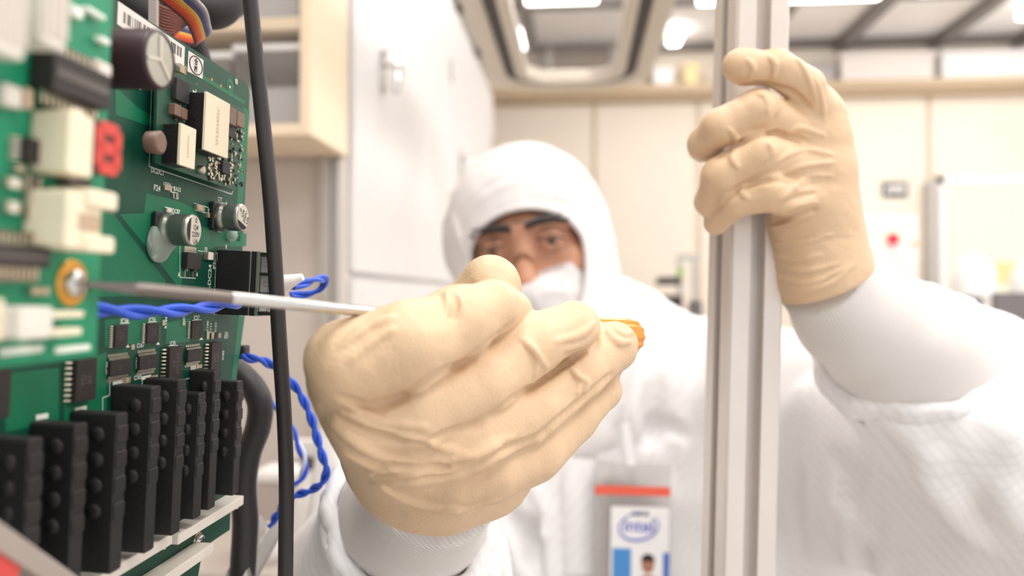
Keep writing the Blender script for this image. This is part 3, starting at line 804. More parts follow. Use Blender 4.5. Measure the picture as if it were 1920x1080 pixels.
# the opening: everything in front of the face inside an oval
OC = (2, -12)
def oval(t, grow=0.0):
    c, s_ = math.cos(t), math.sin(t)
    return (OC[0] + (62 + grow) * c, OC[1] + (51 if s_ > 0 else 95 + grow) * s_ + (grow * s_ if s_ > 0 else 0))
idx = np.argwhere(h.d < .03); P = h.lo + idx * h.h
L = (P - np.array(HC)) @ HA * 1000
ov = np.sqrt(((L[:, 0] - OC[0]) / 62) ** 2 + ((L[:, 2] - OC[1]) / np.where(L[:, 2] > OC[1], 51, 95)) ** 2)
q = np.maximum((ov - 1) * .052, (30 - L[:, 1]) * .001 - 0.0)
q = np.maximum(q, 0 * q + (-(L[:, 1] - 12) * .001))
hem_pts = []
for t in np.linspace(0, 2 * math.pi, 49)[:-1]:
    x, z = oval(t, 1.5)
    p = h.first(hd(x, 190, z), -HF, .0, .2)
    hem_pts.append(p)
v = h.d[idx[:, 0], idx[:, 1], idx[:, 2]]
h.d[idx[:, 0], idx[:, 1], idx[:, 2]] = np.maximum(v, -q)
# the inside is hollow for the head
h.ell(hd(0, -10, 24), (.082, .100, .086), HA, .004, 'sub')
h.ell(hd(0, 30, -38), (.064, .064, .088), HA, .004, 'sub')
hood = h.build('hood', M_HOOD, person, 1)
mb = MB(); hp_ = [p for p in hem_pts if p is not None]
mb.tube(hp_ + [hp_[0]], .0035, 8, n=2); mb.build('hood_hem', M_HOOD, hood)

# --- face mask: cloth from the bridge of the nose down into the hood
k = Field(HC - Vector((.14, .16, .22)), HC + Vector((.14, .16, .10)), .0028)
k.ell(hd(0, 30, -40), (.067, .070, .090), HA, .01)
k.ell(hd(0, 62, -75), (.042, .036, .045), HA, .03)
k.chain([hd(0, 88, -36), hd(0, 98, -48)], [.014, .018], .03)
k.cone(hd(0, 20, -110), hd(6, 10, -160), .058, .06, .03)
nrm = (HU + HF * .25 + HR * .0).normalized()
k.half(hd(0, 92, -33), HM @ Vector((-.10, .18, .97)), .004)
k.half(hd(0, 12, 0), -HF, .004)
for pts in ([(985, 560), (1040, 545), (1092, 548)], [(990, 600), (1050, 575), (1095, 580)], [(1000, 545), (1010, 580)], [(1062, 530), (1058, 570)]):
    k.fold(pts, .0028, .5, .003, 'add', .6, 1.1)
k.rough(.0012, 60, 21)
mask = k.build('face_mask', M_MASK, person, 1)

# --- coverall
c = Field((-.36, .24, .98), (.62, 1.14, 1.56), .0052)
c.ell(CHEST + Vector((0, 0, -.02)), (.205, .125, .24), None, .05)
c.ell(CHEST + Vector((0.02, .02, -.26)), (.205, .135, .20), None, .08)
c.cone(S_R.lerp(S_L, .08), S_R.lerp(S_L, .95), .058, .056, .04)
c.cone(NECK - Vector((0, 0, .03)), CHEST, .05, .10, .05)
# viewer's left sleeve (his right arm)
SL_R = at(775, 965, .372)
c.chain([S_R, E_R], [.066, .068], .05); c.chain([E_R, SL_R.lerp(E_R, .35), SL_R], [.068, .056, .043], .03)
# viewer's right sleeve (his left arm)
SL_L = at(1692, 650, .487)
AX_R = (SL_R - E_R).normalized(); AX_L = (CR @ Vector((-.30, .68, .66))).normalized()
c.chain([S_L, E_L + Vector((0, 0, -.008))], [.060, .070], .04); c.chain([E_L + Vector((0, 0, -.008)), SL_L.lerp(E_L, .4) + Vector((0, 0, -.010)), SL_L - AX_L * .02], [.070, .056, .049], .03)
c.cone(at(1500, 860, .82), at(1830, 985, .60), .075, .070, .06)
c.ell(at(1580, 1090, .84), (.17, .10, .15), None, .06)
c.rough(.004, 17, 31); c.rough(.0018, 45, 32)
for pts, r in (([(1300, 640), (1240, 720), (1215, 800)], .010), ([(1290, 700), (1270, 790), (1285, 900)], .009), ([(1215, 690), (1185, 760), (1190, 840)], .008),
               ([(935, 940), (960, 1010), (975, 1080)], .009), ([(1000, 900), (1010, 1000), (1030, 1080)], .008), ([(1560, 700), (1500, 760), (1485, 840)], .009),
               ([(1600, 880), (1572, 950), (1560, 1010)], .006), ([(1640, 900), (1605, 990), (1590, 1060)], .007), ([(1660, 930), (1650, 1010), (1655, 1078)], .006),
               ([(1620, 760), (1700, 800), (1760, 880), (1830, 1000)], .006), ([(1720, 880), (1790, 960), (1850, 1020)], .005), ([(1780, 700), (1850, 730), (1918, 725)], .007),
               ([(1850, 690), (1880, 760), (1890, 860)], .006), ([(1870, 900), (1895, 950), (1918, 975)], .007), ([(650, 1000), (665, 1050), (690, 1078)], .006),
               ([(700, 1010), (740, 1040), (760, 1078)], .006), ([(880, 1000), (890, 1040), (930, 1078)], .006), ([(1830, 620), (1870, 660), (1918, 650)], .006)):
    c.fold(pts, r, .62, .010, 'add', .3, 1.1)
for pts, r in (([(1200, 840), (1240, 800), (1290, 820)], .006), ([(1085, 850), (1100, 870), (1110, 900)], .005), ([(1625, 870), (1600, 960), (1595, 1050)], .006), ([(1560, 860), (1585, 900), (1590, 960)], .010), ([(1640, 930), (1628, 1000), (1625, 1075)], .008), ([(945, 960), (985, 1010), (1000, 1075)], .010), ([(1235, 700), (1222, 760), (1225, 830)], .008), ([(1500, 870), (1490, 940), (1500, 1040)], .007),
               ([(990, 930), (1000, 1000), (1010, 1070)], .006)):
    c.fold(pts, r, .3, .008, 'sub', .3, 1.1)
# sleeve ends are cut off square and hollow
for SL, AX, r in ((SL_R, AX_R, .036), (SL_L, AX_L, .044)):
    w = c._win(np.array(SL) - .10, np.array(SL) + .10); sl, x, y, z = w
    q = (x - SL.x) * AX.x + (y - SL.y) * AX.y + (z - SL.z) * AX.z
    c.d[sl] = np.maximum(c.d[sl], np.where(q > -.02, q, -1)).astype(np.float32)
    c.cone(SL - AX * .016, SL + AX * .05, r, r, .004, 'sub')
cp, cq = c.quads()
# trousers and boots, out of the picture
t = Field((-.30, .60, .0), (.50, 1.25, 1.02), .013)
t.ell(PELV + Vector((0, 0, .04)), (.20, .14, .18), None, .06)
for hip, knee, ank in LEGS: t.chain([hip, knee, ank + Vector((0, 0, .06))], [.115, .085, .07], .04)
tp, tq = t.quads()
suit = quad_object('coverall', np.concatenate([cp, tp]), np.concatenate([cq, tq + len(cp)]), M_SUIT, person, 1)
bt = Field((-.30, .55, -.03), (.50, 1.2, .35), .009)
for hip, knee, ank in LEGS:
    sx = 1 if hip.x > PELV.x else -1
    bt.cone(ank + Vector((0, 0, .18)), ank, .072, .055, .02); bt.cone(ank + Vector((0, .02, -.045)), ank + Vector((sx * .02, -.17, -.05)), .042, .038, .03)
bt.half((0, 0, .002), (0, 0, -1))
bt.build('cleanroom_boots', M_SUIT, person)
# elastic hems of the sleeves, gathered
for SL, AX, r, sq in ((SL_R, AX_R, .0385, 1.0), (SL_L, AX_L, .0505, 1.0)):
    x, y, d = frame_of(AX); vs = []; fs = []; N_ = 160
    prof_ = [(-.015, .0), (-.013, .0036), (-.007, .0052), (-.001, .0052), (.004, .0038), (.0055, .0), (.004, -.0035), (-.005, -.004)]
    for i in range(N_):
        a = 2 * math.pi * i / N_; wob = .0016 * math.sin(5 * a + .7) + .001 * math.sin(11 * a); gat = .0003 * math.sin(38 * a)
        for (dd, rr) in prof_: vs.append(SL + (x * math.cos(a) + y * math.sin(a)) * (r + wob + rr + (gat if rr > 0 else 0)) + d * (dd + .0025 * math.sin(3 * a)))
    m_ = len(prof_)
    for i in range(N_):
        for j in range(m_): fs.append((i * m_ + j, i * m_ + (j + 1) % m_, ((i + 1) % N_) * m_ + (j + 1) % m_, ((i + 1) % N_) * m_ + j))
    MB().add(vs, fs, M_SUIT, True).build('sleeve_hem', None, suit)
mb = MB()   # front placket over the zip
pl = [c.first(CAM, ray(px, py), .5, 1.1) for px, py in ((1088, 850), (1086, 900), (1085, 960), (1086, 1020), (1088, 1075))]
pl = [p for p in pl if p is not None]
pv = []
for p in pl:
    for dx, dz in ((-.017, .001), (-.014, .004), (.014, .004), (.017, .001)): pv.append(p + CR @ Vector((dx, 0, dz)))
mb.add(pv, [(i * 4 + j, i * 4 + j + 1, i * 4 + j + 5, i * 4 + j + 4) for i in range(len(pl) - 1) for j in range(3)], M_SUIT, True)
mb.build('zip_placket', None, suit)

# --- knit cuffs
kf = Field(np.minimum(SL_R, W_R) - .07, np.maximum(SL_R, W_R) + .07, .0026)
kf.chain([SL_R.lerp(E_R, .12), SL_R, W_R], [.034, .033, .027], .01)
kf.half(W_R + (W_R - SL_R).normalized() * .006, W_R - SL_R)
kf.rough(.0010, 45, 43)
kf.build('knit_cuff', M_KNIT, person, 1)
CU_L = at(1640, 640, .475)
kf = Field(np.minimum(SL_L, W_L) - .10, np.maximum(SL_L, W_L) + .10, .0026)
kf.chain([SL_L.lerp(E_L, .3), at(1680, 652, .482), at(1600, 588, .453), W_L], [.0445, .0415, .031, .0245], .012)
kf.half(W_L + (W_L - at(1600, 590, .453)).normalized() * .006, W_L - at(1600, 590, .453))
kf.rough(.0012, 40, 41)
kf.build('knit_cuff', M_KNIT, person, 1)

# --- glove on the screwdriver
A = at
f = Field(A(560, 1000, .30) - Vector((.004, .10, .0)), A(1230, 470, .30) + Vector((.008, .05, .012)), .00068)
def finger(pts, rs, k=.003): f.chain([A(*p) for p in pts], rs, k)
# back of the hand: bones fan from the wrist to the knuckles on the left
wr = A(805, 880, .305)
f.cone(wr, A(650, 705, .236), .0235, .0122, .012)
f.cone(wr, A(700, 790, .240), .0235, .0125, .012)
f.cone(wr, A(770, 840, .246), .0235, .0122, .012)
f.cone(wr, A(850, 880, .262), .0235, .0125, .012)
f.cone(wr, A(930, 905, .300), .017, .010, .014)
# fingers, knuckle to first joint, then curling round the handle
finger([(657, 680, .226), (768, 649, .228), (862, 602, .238), (924, 574, .246)], [.0134, .0126, .0105, .0083], .004)
finger([(922, 576, .246), (950, 588, .262), (948, 622, .280)], [.0083, .0080, .0076])
finger([(690, 790, .234), (780, 775, .236), (905, 716, .246), (1000, 646, .260), (1075, 610, .271)], [.0122, .0116, .0107, .0100, .0084], .0022)
finger([(1075, 614, .271), (1090, 625, .290), (1070, 655, .304)], [.0080, .0080, .0076])
finger([(775, 838, .243), (890, 818, .248), (1005, 767, .262), (1090, 700, .276), (1148, 650, .287)], [.0120, .0108, .0092, .0090, .0090], .0022)
finger([(1148, 650, .287), (1152, 655, .306), (1130, 685, .318)], [.0086, .0080, .0076])
finger([(850, 885, .257), (920, 880, .260), (1005, 846, .270), (1080, 784, .284), (1128, 730, .296)], [.0122, .0105, .0086, .0076, .0072], .0022)
finger([(1128, 730, .296), (1130, 700, .312)], [.0072, .0070])
# palm under the fingers and the thumb behind
f.ell(A(850, 800, .290), (.036, .024, .030), None, .02)
finger([(850, 800, .303), (800, 690, .292), (860, 612, .280), (917, 548, .276)], [.022, .017, .013, .0104], .006)
f.ell(A(919, 536, .2755), (.0106, .0102, .0109), None, .003)
# the creases between the fingers
for pts, r in (([(640, 748), (700, 762), (787, 724), (870, 676), (960, 606)], .0012), ([(800, 828), (905, 786), (1010, 713), (1120, 640)], .0011), ([(920, 850), (1005, 820), (1085, 757), (1145, 705)], .0010)):
    f.fold(pts, r, .25, .0022, 'sub', .15, .5)
# the little points of slack latex at their ends
for px, py, r in ((788, 726, .0022), (905, 789, .0024), (1006, 822, .0022)):
    q = f.first(CAM, ray(px, py), .15, .5)
    if q: f.cone(q + ray(px, py).normalized() * .0012, q + ray(px - 26, py + 10).normalized() * .001 + (A(px - 30, py - 4, .25) - A(px, py, .25)), r * .75, r * .45, .003)
# long folds of the latex over the back of the hand
for pts, r in (([(640, 772), (700, 800), (790, 826), (870, 852)], .0010), ([(655, 760), (720, 790), (800, 800)], .0008), ([(625, 800), (690, 842), (770, 872), (850, 880)], .0011),
               ([(690, 884), (770, 886), (850, 868), (910, 836), (960, 818)], .0012), ([(700, 908), (790, 902), (880, 880), (960, 845)], .0011), 
               ([(700, 900), (760, 935), (850, 955), (935, 935)], .0012), ([(720, 920), (790, 945), (860, 950)], .0009), ([(640, 845), (720, 880), (790, 890)], .0009), ([(842, 862), (900, 850), (940, 832)], .0008),
               ([(990, 640), (1006, 668), (1002, 705)], .0008), ([(980, 640), (1000, 655), (1025, 690)], .0007), ([(1040, 640), (1085, 628), (1114, 606)], .0008), ([(1058, 655), (1096, 640), (1118, 618)], .0006),
               ([(1140, 622), (1158, 642), (1180, 640)], .0009), ([(1150, 615), (1168, 628), (1184, 622)], .0007), ([(1070, 690), (1086, 712), (1082, 740)], .0007), ([(1075, 700), (1098, 715), (1096, 735)], .0006),
               ([(836, 548), (846, 572), (843, 596)], .0008), ([(846, 545), (858, 566), (856, 590)], .0007), ([(640, 650), (690, 615), (735, 596)], .0009), ([(655, 680), (700, 640), (740, 618)], .0006)):
    f.fold(pts, r, .45, .0016, 'add', .15, .5, n=12)
for pts, r in (([(635, 785), (700, 815), (800, 838)], .0008), ([(700, 893), (790, 893), (880, 866)], .0008), ([(690, 858), (770, 880), (840, 874)], .0008), ([(850, 546), (853, 575), (848, 598)], .0006)):
    f.fold(pts, r, -.1, .0018, 'sub', .15, .5, n=12)
f.rough(.00035, 110, 51); f.rough(.00015, 300, 52)
f.half(A(800, 925, .30) - (E_R - W_R).normalized() * .012, (E_R - W_R), .003)
glove_r = f.build('glove', M_LATEX, person)

# --- glove on the post
f = Field(A(1440, 330, .42) - Vector((.085, .07, .10)), A(1440, 330, .42) + Vector((.085, .075, .10)), .00080)
finger([(1526, 222, .405), (1508, 162, .392), (1456, 128, .386), (1396, 126, .386)], [.0112, .0098, .0090, .0082], .0022)
finger([(1398, 126, .386), (1386, 124, .387)], [.0088, .0082])
finger([(1532, 265, .408), (1420, 208, .386), (1352, 238, .388), (1322, 268, .400)], [.0118, .0104, .0094, .0078], .0022)
finger([(1322, 268, .400), (1318, 276, .418)], [.0088, .008])
finger([(1540, 325, .408), (1425, 290, .385), (1352, 330, .390), (1332, 378, .402)], [.0120, .0104, .0096, .0072], .0022)
finger([(1332, 378, .402), (1335, 385, .418)], [.0080, .0072])
finger([(1540, 385, .408), (1440, 360, .386), (1378, 378, .391), (1342, 418, .404)], [.0118, .0094, .0082, .0062], .0022)
# back and heel of the hand, wrist
f.ell(A(1508, 320, .415), (.0175, .020, .036), None, .012)
wl = A(1540, 520, .422)
for m in ((1528, 215, .408), (1530, 270, .410), (1532, 330, .410), (1520, 390, .412)): f.cone(A(*m), wl, .0130, .0215, .012)
f.cone(A(1490, 420, .415), wl, .0135, .0200, .012)
f.cone(wl, W_L + (W_L - wl) * .6, .0215, .0225, .008)
# thumb behind the post
finger([(1500, 420, .432), (1470, 300, .470), (1420, 225, .474), (1385, 195, .470)], [.018, .013, .0105, .0090], .004)
for pts, r in (([(1520, 204), (1480, 172), (1430, 158), (1390, 162)], .0010), ([(1510, 262), (1440, 250), (1390, 268), (1345, 296)], .0011), ([(1500, 345), (1440, 338), (1390, 352), (1335, 400)], .0011)):
    f.fold(pts, r, .25, .0022, 'sub', .25, .7)
for pts, r in (([(1365, 240), (1378, 258), (1374, 284)], .0008), ([(1376, 262), (1400, 250), (1450, 240)], .0007), ([(1402, 112), (1412, 128), (1404, 148)], .0007), ([(1440, 105), (1452, 120), (1450, 145)], .0007), ([(1452, 178), (1460, 196), (1456, 218)], .0008),
               ([(1440, 268), (1448, 285), (1436, 305)], .0010), ([(1380, 285), (1374, 300), (1384, 316)], .0010), ([(1395, 345), (1392, 362), (1402, 372)], .0009), ([(1420, 175), (1436, 185), (1440, 215)], .0006),
               ([(1470, 250), (1500, 240), (1545, 255)], .0009), ([(1450, 305), (1500, 282), (1560, 290)], .0009), ([(1440, 335), (1500, 312), (1565, 305)], .0008), ([(1460, 375), (1500, 345), (1540, 335)], .0010), ([(1480, 350), (1520, 330), (1560, 330)], .0007),
               ([(1445, 405), (1480, 388), (1530, 378)], .0009), ([(1442, 428), (1480, 418), (1520, 402)], .0009), ([(1450, 455), (1500, 455), (1560, 440)], .0008), ([(1448, 480), (1490, 488), (1540, 478)], .0007), ([(1455, 500), (1511, 508), (1570, 495)], .0009),
               ([(1460, 522), (1520, 530), (1590, 500)], .0010), ([(1475, 545), (1550, 535), (1605, 492)], .0010), ([(1490, 110), (1512, 140), (1530, 190)], .0008), ([(1530, 150), (1540, 190), (1545, 230)], .0007)):
    f.fold(pts, r, .45, .0016, 'add', .25, .7, n=12)
for pts, r in (([(1455, 392), (1490, 372), (1530, 362)], .0008), ([(1450, 418), (1490, 405), (1530, 392)], .0007)):
    f.fold(pts, r, -.1, .0018, 'sub', .25, .7, n=12)
f.rough(.00035, 110, 61); f.rough(.00015, 300, 62)
f.half(A(1541, 524, .424), CR @ Vector((.43, -.9, -.25)), .002)
glove_l = f.build('glove', M_LATEX, person)
for ch in person.children: ch.location = ch.location - PERSON_BASE
person.data.transform(Matrix.Translation(-PERSON_BASE)); person.location = PERSON_BASE

# ------------------------------------------------------------------ identity badge hanging on the chest
sp = c.first(CAM, ray(1185, 930), .5, 1.1); Zb = (sp - CAM).dot(CR @ Vector((0, 0, -1))) - .012
bc = at(1186, 985, Zb); px_ = Zb / F
bx = (CR @ Vector((1, -.015, .06))).normalized(); bz = (CR @ Vector((0, 0, 1))); bz = (bz - bx * bz.dot(bx)).normalized(); by = bz.cross(bx)
badge = empty('id_badge', M=Matrix.Translation(bc) @ Matrix((bx, by, bz)).transposed().to_4x4())
def bq_(x0, y0, x1, y1): return ((x0 - 1186) * px_, -(y1 - 985) * px_), ((x1 - 1186) * px_, -(y0 - 985) * px_)
M_BSTRIP = mat('red_badge_strip', (232, 96, 72), .5); M_BBLUE = mat('badge_blue', (70, 140, 205), .5); M_BBLUE2 = mat('badge_deep_blue', (52, 104, 196), .5); M_LOGO = mat('logo_blue', (84, 96, 190), .5); M_CARD = mat('badge_card', (238, 236, 236), .45); M_VINYL = clear_mat('badge_vinyl', (214, 205, 200), .22, .2); M_INKB = mat('badge_ink', (44, 42, 46), .7); M_PSKIN = mat('badge_portrait', (168, 118, 96), .6)
def bpanel(q, z0, z1, name, m, parent=None, r=.002): (x0, y0), (x1, y1) = q; return MB().rbox((x0, y0, z0), (x1, y1, z1), r, m).build(name, None, parent or badge)
bpanel(bq_(1114, 868, 1256, 1170), 0, .0012, 'vinyl_holder', M_VINYL); bpanel(bq_(1115, 911, 1255, 928), .0013, .0018, 'red_strip', M_BSTRIP, None, .0008)
card = bpanel(bq_(1145, 949, 1254, 1150), .0014, .0022, 'card', M_CARD)
for q, m, nm in ((bq_(1149, 1027, 1184, 1130), M_BBLUE, 'blue_panel'), (bq_(1243, 1033, 1254, 1130), M_BBLUE2, 'blue_panel')): bpanel(q, .00221, .0023, nm, m, card, .0004)
lx, ly = bq_(1197, 985, 1197, 985)[0]; mb = MB()
text_mesh('intel', 33 * px_, Matrix.Translation((lx, ly, .0024)), mb, M_LOGO, bold=.0003)
arc = [Vector((lx + 36 * px_ * math.cos(t_), ly + (-1 + 25 * math.sin(t_) + 4 * math.cos(t_)) * px_, .0024)) for t_ in np.linspace(math.radians(75), math.radians(400), 60)]
mb.tube(arc, .0008, 6, M_LOGO, smooth_path=False, rs=[.0003, .0007, .0010, .0012, .0010, .0005]); mb.build('logo', None, card)
lx, ly = bq_(1199, 962, 1199, 962)[0]; mb = MB(); text_mesh('AMHS', 13 * px_, Matrix.Translation((lx, ly, .0024)), mb, M_INKB, bold=.0002); mb.build('lettering', None, card)
lx, ly = bq_(1215, 1056, 1215, 1056)[0]; mb = MB()
mb.prism([(lx + 12 * px_ * math.cos(t_), ly + 17 * px_ * math.sin(t_)) for t_ in np.linspace(0, 2 * math.pi, 25)[:-1]], .00222, .00234, M_PSKIN)
mb.prism([(lx + 26 * px_ * math.cos(t_), ly - 50 * px_ + 30 * px_ * math.sin(t_)) for t_ in np.linspace(0, math.pi, 20)] + [(lx - 26 * px_, ly - 74 * px_), (lx + 26 * px_, ly - 74 * px_)], .00222, .00232, M_PSKIN)
mb.prism([(lx + 13 * px_ * math.cos(t_), ly + 6 * px_ + 14 * px_ * math.sin(t_)) for t_ in np.linspace(0, math.pi, 16)], .00223, .00238, M_HAIR); mb.build('portrait', None, card)
q0, q1 = at(1172, 792, Zb + .002), at(1184, 872, Zb - .001); I_ = badge.matrix_world.inverted()
q0, q1 = I_ @ q0, I_ @ q1; dq = (q1 - q0); dq.normalize(); nq = Vector((-dq.y, dq.x, 0)) * .0042
MB().add([q0 + nq, q0 - nq, q1 - nq, q1 + nq] + [p + Vector((0, 0, .0016)) for p in (q0 + nq, q0 - nq, q1 - nq, q1 + nq)], [(3, 2, 1, 0), (4, 5, 6, 7), (0, 1, 5, 4), (1, 2, 6, 5), (2, 3, 7, 6), (3, 0, 4, 7)], M_CARD).build('clip_strap', None, badge)
MB().tube([I_ @ at(1190, 670, Zb + .012), I_ @ at(1180, 740, Zb + .006), q0], .0014, 8, M_CARD).build('neck_cord', None, badge)
tag(badge, 'clear badge holder with red strip and blue logo card hanging on the chest', 'badge')

# ------------------------------------------------------------------ screwdriver
M_STEEL = mat('polished_steel', (205, 203, 200), .22, 1.0, noise=.05, nscale=60)
M_ORANGE = mat('amber_handle', (226, 140, 36), .35, noise=.06, nscale=300, coat=.3)
M_TIPST = mat('steel_with_dark_reflection', (120, 112, 106), .35, 1.0)  # steel darkened so the blade's dark reflection sits in its colour
TIP, MID_ = at(142, 531, .168), at(730, 588, .232)
dirn = (MID_ - TIP).normalized()
END_T = (at(1212, 636, .325) - TIP).dot(dirn)
sd_root = empty('screwdriver', TIP)
mb = MB(); mb.lathe((0, 0, 0), dirn, [(.036, .0016), (.055, .0016), (.13, .0016)], 24); mb.build('blade', M_STEEL, sd_root)
x, y, d = frame_of(dirn); mb = MB()
X = Matrix((x, y, d)).transposed()
mb.add([X @ Vector(q) for q in ((-.0016, -.0004, 0), (.0016, -.0004, 0), (.0016, .0004, 0), (-.0016, .0004, 0), (-.0013, -.0013, .0125), (.0013, -.0013, .0125), (.0013, .0013, .0125), (-.0013, .0013, .0125))],
       [(0, 1, 2, 3), (4, 5, 6, 7), (0, 1, 5, 4), (1, 2, 6, 5), (2, 3, 7, 6), (3, 0, 4, 7)], M_TIPST); mb.lathe((0, 0, 0), dirn, [(.0115, .0014), (.014, .0016), (.036, .0016)], 24, M_TIPST); mb.build('tip', None, sd_root)  # dark length runs up the shank as a painted reflection
mb = MB(); h0 = .118; prof = [(h0, .004), (h0 + .002, .0055), (h0 + .012, .0058), (h0 + .02, .0060), (END_T - .03, .0064), (END_T - .010, .0074)]
vs = []; fs = []; seg = 72
prof += [(END_T - .003, .0074), (END_T - .0008, .0066), (END_T, .0050)]
for hh, rr in prof:
    for i in range(seg):
        a = 2 * math.pi * i / seg; fl = 1 + .05 * math.cos(12 * a) * (1 if h0 + .003 < hh < END_T - .0005 else 0); vs.append(d * hh + (x * math.cos(a) + y * math.sin(a)) * rr * fl)
for j in range(len(prof) - 1):
    for i in range(seg): fs.append((j * seg + i, j * seg + (i + 1) % seg, (j + 1) * seg + (i + 1) % seg, (j + 1) * seg + i))
fs += [tuple(range(seg))[::-1], tuple((len(prof) - 1) * seg + i for i in range(seg))]
mb.add(vs, fs, M_ORANGE, True); mb.build('handle', None, sd_root)
tag(sd_root, 'slim steel screwdriver with amber handle held in the near gloved hand', 'screwdriver')
# ------------------------------------------------------------------ circuit boards
M_PCB = mat('solder_mask_green', (2, 68, 50), .45, noise=.10, nscale=60, spec=.35)
M_POUR = mat('solder_mask_over_copper', (14, 106, 74), .45, noise=.06, nscale=90, spec=.35)
M_PCB2 = mat('board_green_with_glare', (30, 136, 98), .45, noise=.10, nscale=70, spec=.35)  # board green made paler, with out-of-focus glare put into the colour
M_EDGE = mat('board_edge', (70, 140, 100), .7)
M_SILK = mat('silkscreen_white', (228, 232, 222), .7)
M_CHIP = mat('chip_black', (40, 34, 33), .6, noise=.08, nscale=900)
M_CHIPT = mat('chip_marking', (96, 88, 84), .7)
M_PIN = mat('tinned_pin', (214, 205, 188), .3, 1.0)
M_SOLD = mat('solder', (200, 192, 176), .3, .9)
M_GOLD = mat('gold_pad', (222, 170, 84), .3, .9)
M_CERAM = mat('ceramic_tan', (186, 160, 134), .5)
M_CERAMD = mat('ceramic_brown', (120, 94, 80), .45)
M_ALU = mat('can_aluminium', (176, 176, 166), .34, .85, noise=.05, nscale=200)
M_CANS = mat('can_sleeve', (98, 108, 98), .4, .5)
M_CANT = mat('can_top', (214, 208, 196), .4, .6)
M_BLACKP = mat('black_plastic', (24, 21, 22), .45, noise=.1, nscale=500, bump=.15, bscale=900)
M_BLACKD = mat('black_connector', (28, 24, 23), .6, noise=.12, nscale=400, bump=.2, bscale=800)
M_WHITEP = mat('ivory_connector', (232, 220, 194), .5, noise=.04, nscale=200)
M_WHITEC = mat('white_connector', (222, 214, 204), .55, noise=.04, nscale=200)
M_GLUE = clear_mat('white_glue', (205, 216, 205), .42, .35, .2)
M_PURP = mat('capacitor_sleeve', (52, 26, 32), .45)
M_STICK = mat('sticker_paper', (226, 216, 210), .8, noise=.03, nscale=400)
M_INK = mat('black_ink', (30, 28, 32), .8)
M_CREAMF = mat('ferrite_cover', (226, 212, 186), .55, noise=.03, nscale=500)
M_ENGR = mat('engraved_grey', (170, 152, 128), .7)
M_CLEARP = clear_mat('clear_plastic', (225, 222, 218), .25, .15)

LEAN = math.radians(2.5)
BU = Vector((0, 1, 0)); BV = Vector((math.sin(LEAN), 0, math.cos(LEAN))); BN = BU.cross(BV)
BO = Vector((-.145, .25, 1.45))
BM = Matrix.Translation(BO) @ Matrix((BU, BV, BN)).transposed().to_4x4()
def buv(px, py, h=0.0):
    """where a line of sight meets the board, h above its face, in board coordinates"""
    d = ray(px, py); q = BO + BN * h
    p = CAM + d * ((q - CAM).dot(BN) / d.dot(BN)); r = p - BO
    return r.dot(BU), r.dot(BV)
TH = .0016
board = main_b = empty('main_circuit_board', M=BM)
tag(board, 'large green circuit board with silver capacitors and rows of black connectors', 'circuit board')
# bare board: outline with rounded corner at the far top
c_tr, c_br = buv(473, 172), buv(424, 998); c_b2 = buv(372, 1036)
u1 = (c_tr[0] + c_br[0]) / 2 + .0005; vt, vb = c_tr[1] + .002, c_br[1]
poly = [(u1, vb)]
for a in range(0, 91, 15): poly.append((u1 - .005 + .005 * math.cos(math.radians(a)), vt - .005 + .005 * math.sin(math.radians(a))))
poly += [(-.16, vt), (-.16, vb - .012), (c_b2[0], vb - .012), (c_b2[0] + .004, vb)]
panel = MB(); panel.prism(poly, -TH, 0, M_PCB)
# copper areas, seen lighter through the mask
for pix in ([(120, 395), (211, 400), (311, 527), (300, 556), (120, 556)], [(274, 362), (330, 376), (368, 392), (372, 424), (462, 438), (461, 462), (403, 462), (345, 500), (338, 545), (320, 520), (224, 402), (270, 400)],
            [(216, 163), (262, 205), (290, 220), (284, 238), (216, 215)], [(447, 592), (459, 592), (440, 730), (431, 730)], [(196, 600), (302, 590), (300, 640), (196, 650)], [(312, 605), (358, 596), (356, 640), (310, 645)],
            [(120, 690), (200, 660), (200, 790), (120, 800)], [(344, 118), (460, 190), (458, 196), (344, 128)], [(455, 200), (468, 208), (450, 455), (440, 450)], [(10, 700), (110, 690), (110, 790), (10, 810)]):
    panel.prism([buv(*p) for p in pix][::-1], 0, .00006, M_POUR)
for pix in ([(226, 392), (318, 512)], [(312, 380), (318, 400), (318, 420)], [(300, 575), (330, 590), (380, 585), (395, 600), (430, 605)], [(310, 652), (345, 640), (380, 636)], [(427, 600), (418, 700)], [(240, 205), (258, 222), (284, 232)]):
    q = [Vector((*buv(*p), .00004)) for p in pix]
    for i in range(len(q) - 1):
        t = (q[i + 1] - q[i]).normalized(); nn = Vector((-t.y, t.x, 0)) * .0004
        panel.add([q[i] + nn, q[i] - nn, q[i + 1] - nn, q[i + 1] + nn], [(0, 1, 2, 3)], M_PCB)
# silkscreen: all printing of the board in one layer
silk = panel                      # printing, copper and bare board are one part
def lbl(txt, px, py, size, rot=0):
    u, v = buv(px, py); text_mesh(txt, size, Matrix.Translation((u, v, .0001)) @ Matrix.Rotation(math.radians(rot), 4, 'Z'), silk, M_SILK, bold=.00004)
def line(pix, w=.00025, closed=False, m=M_SILK, mb=None, z=.0001):
    q = [Vector((*buv(*p), z)) for p in pix]
    if closed: q.append(q[0])
    for i in range(len(q) - 1):
        t = (q[i + 1] - q[i]).normalized(); nn = Vector((-t.y, t.x, 0)) * w / 2; t = t * w / 2
        (mb or silk).add([q[i] - t + nn, q[i] - t - nn, q[i + 1] + t - nn, q[i + 1] + t + nn], [(0, 1, 2, 3)], m)
lbl('DCDC1', 295, 322, .0024); lbl('P24', 294, 353, .0028); lbl('LDS4', 313, 347, .0022); lbl('RA33', 332, 355, .0022)
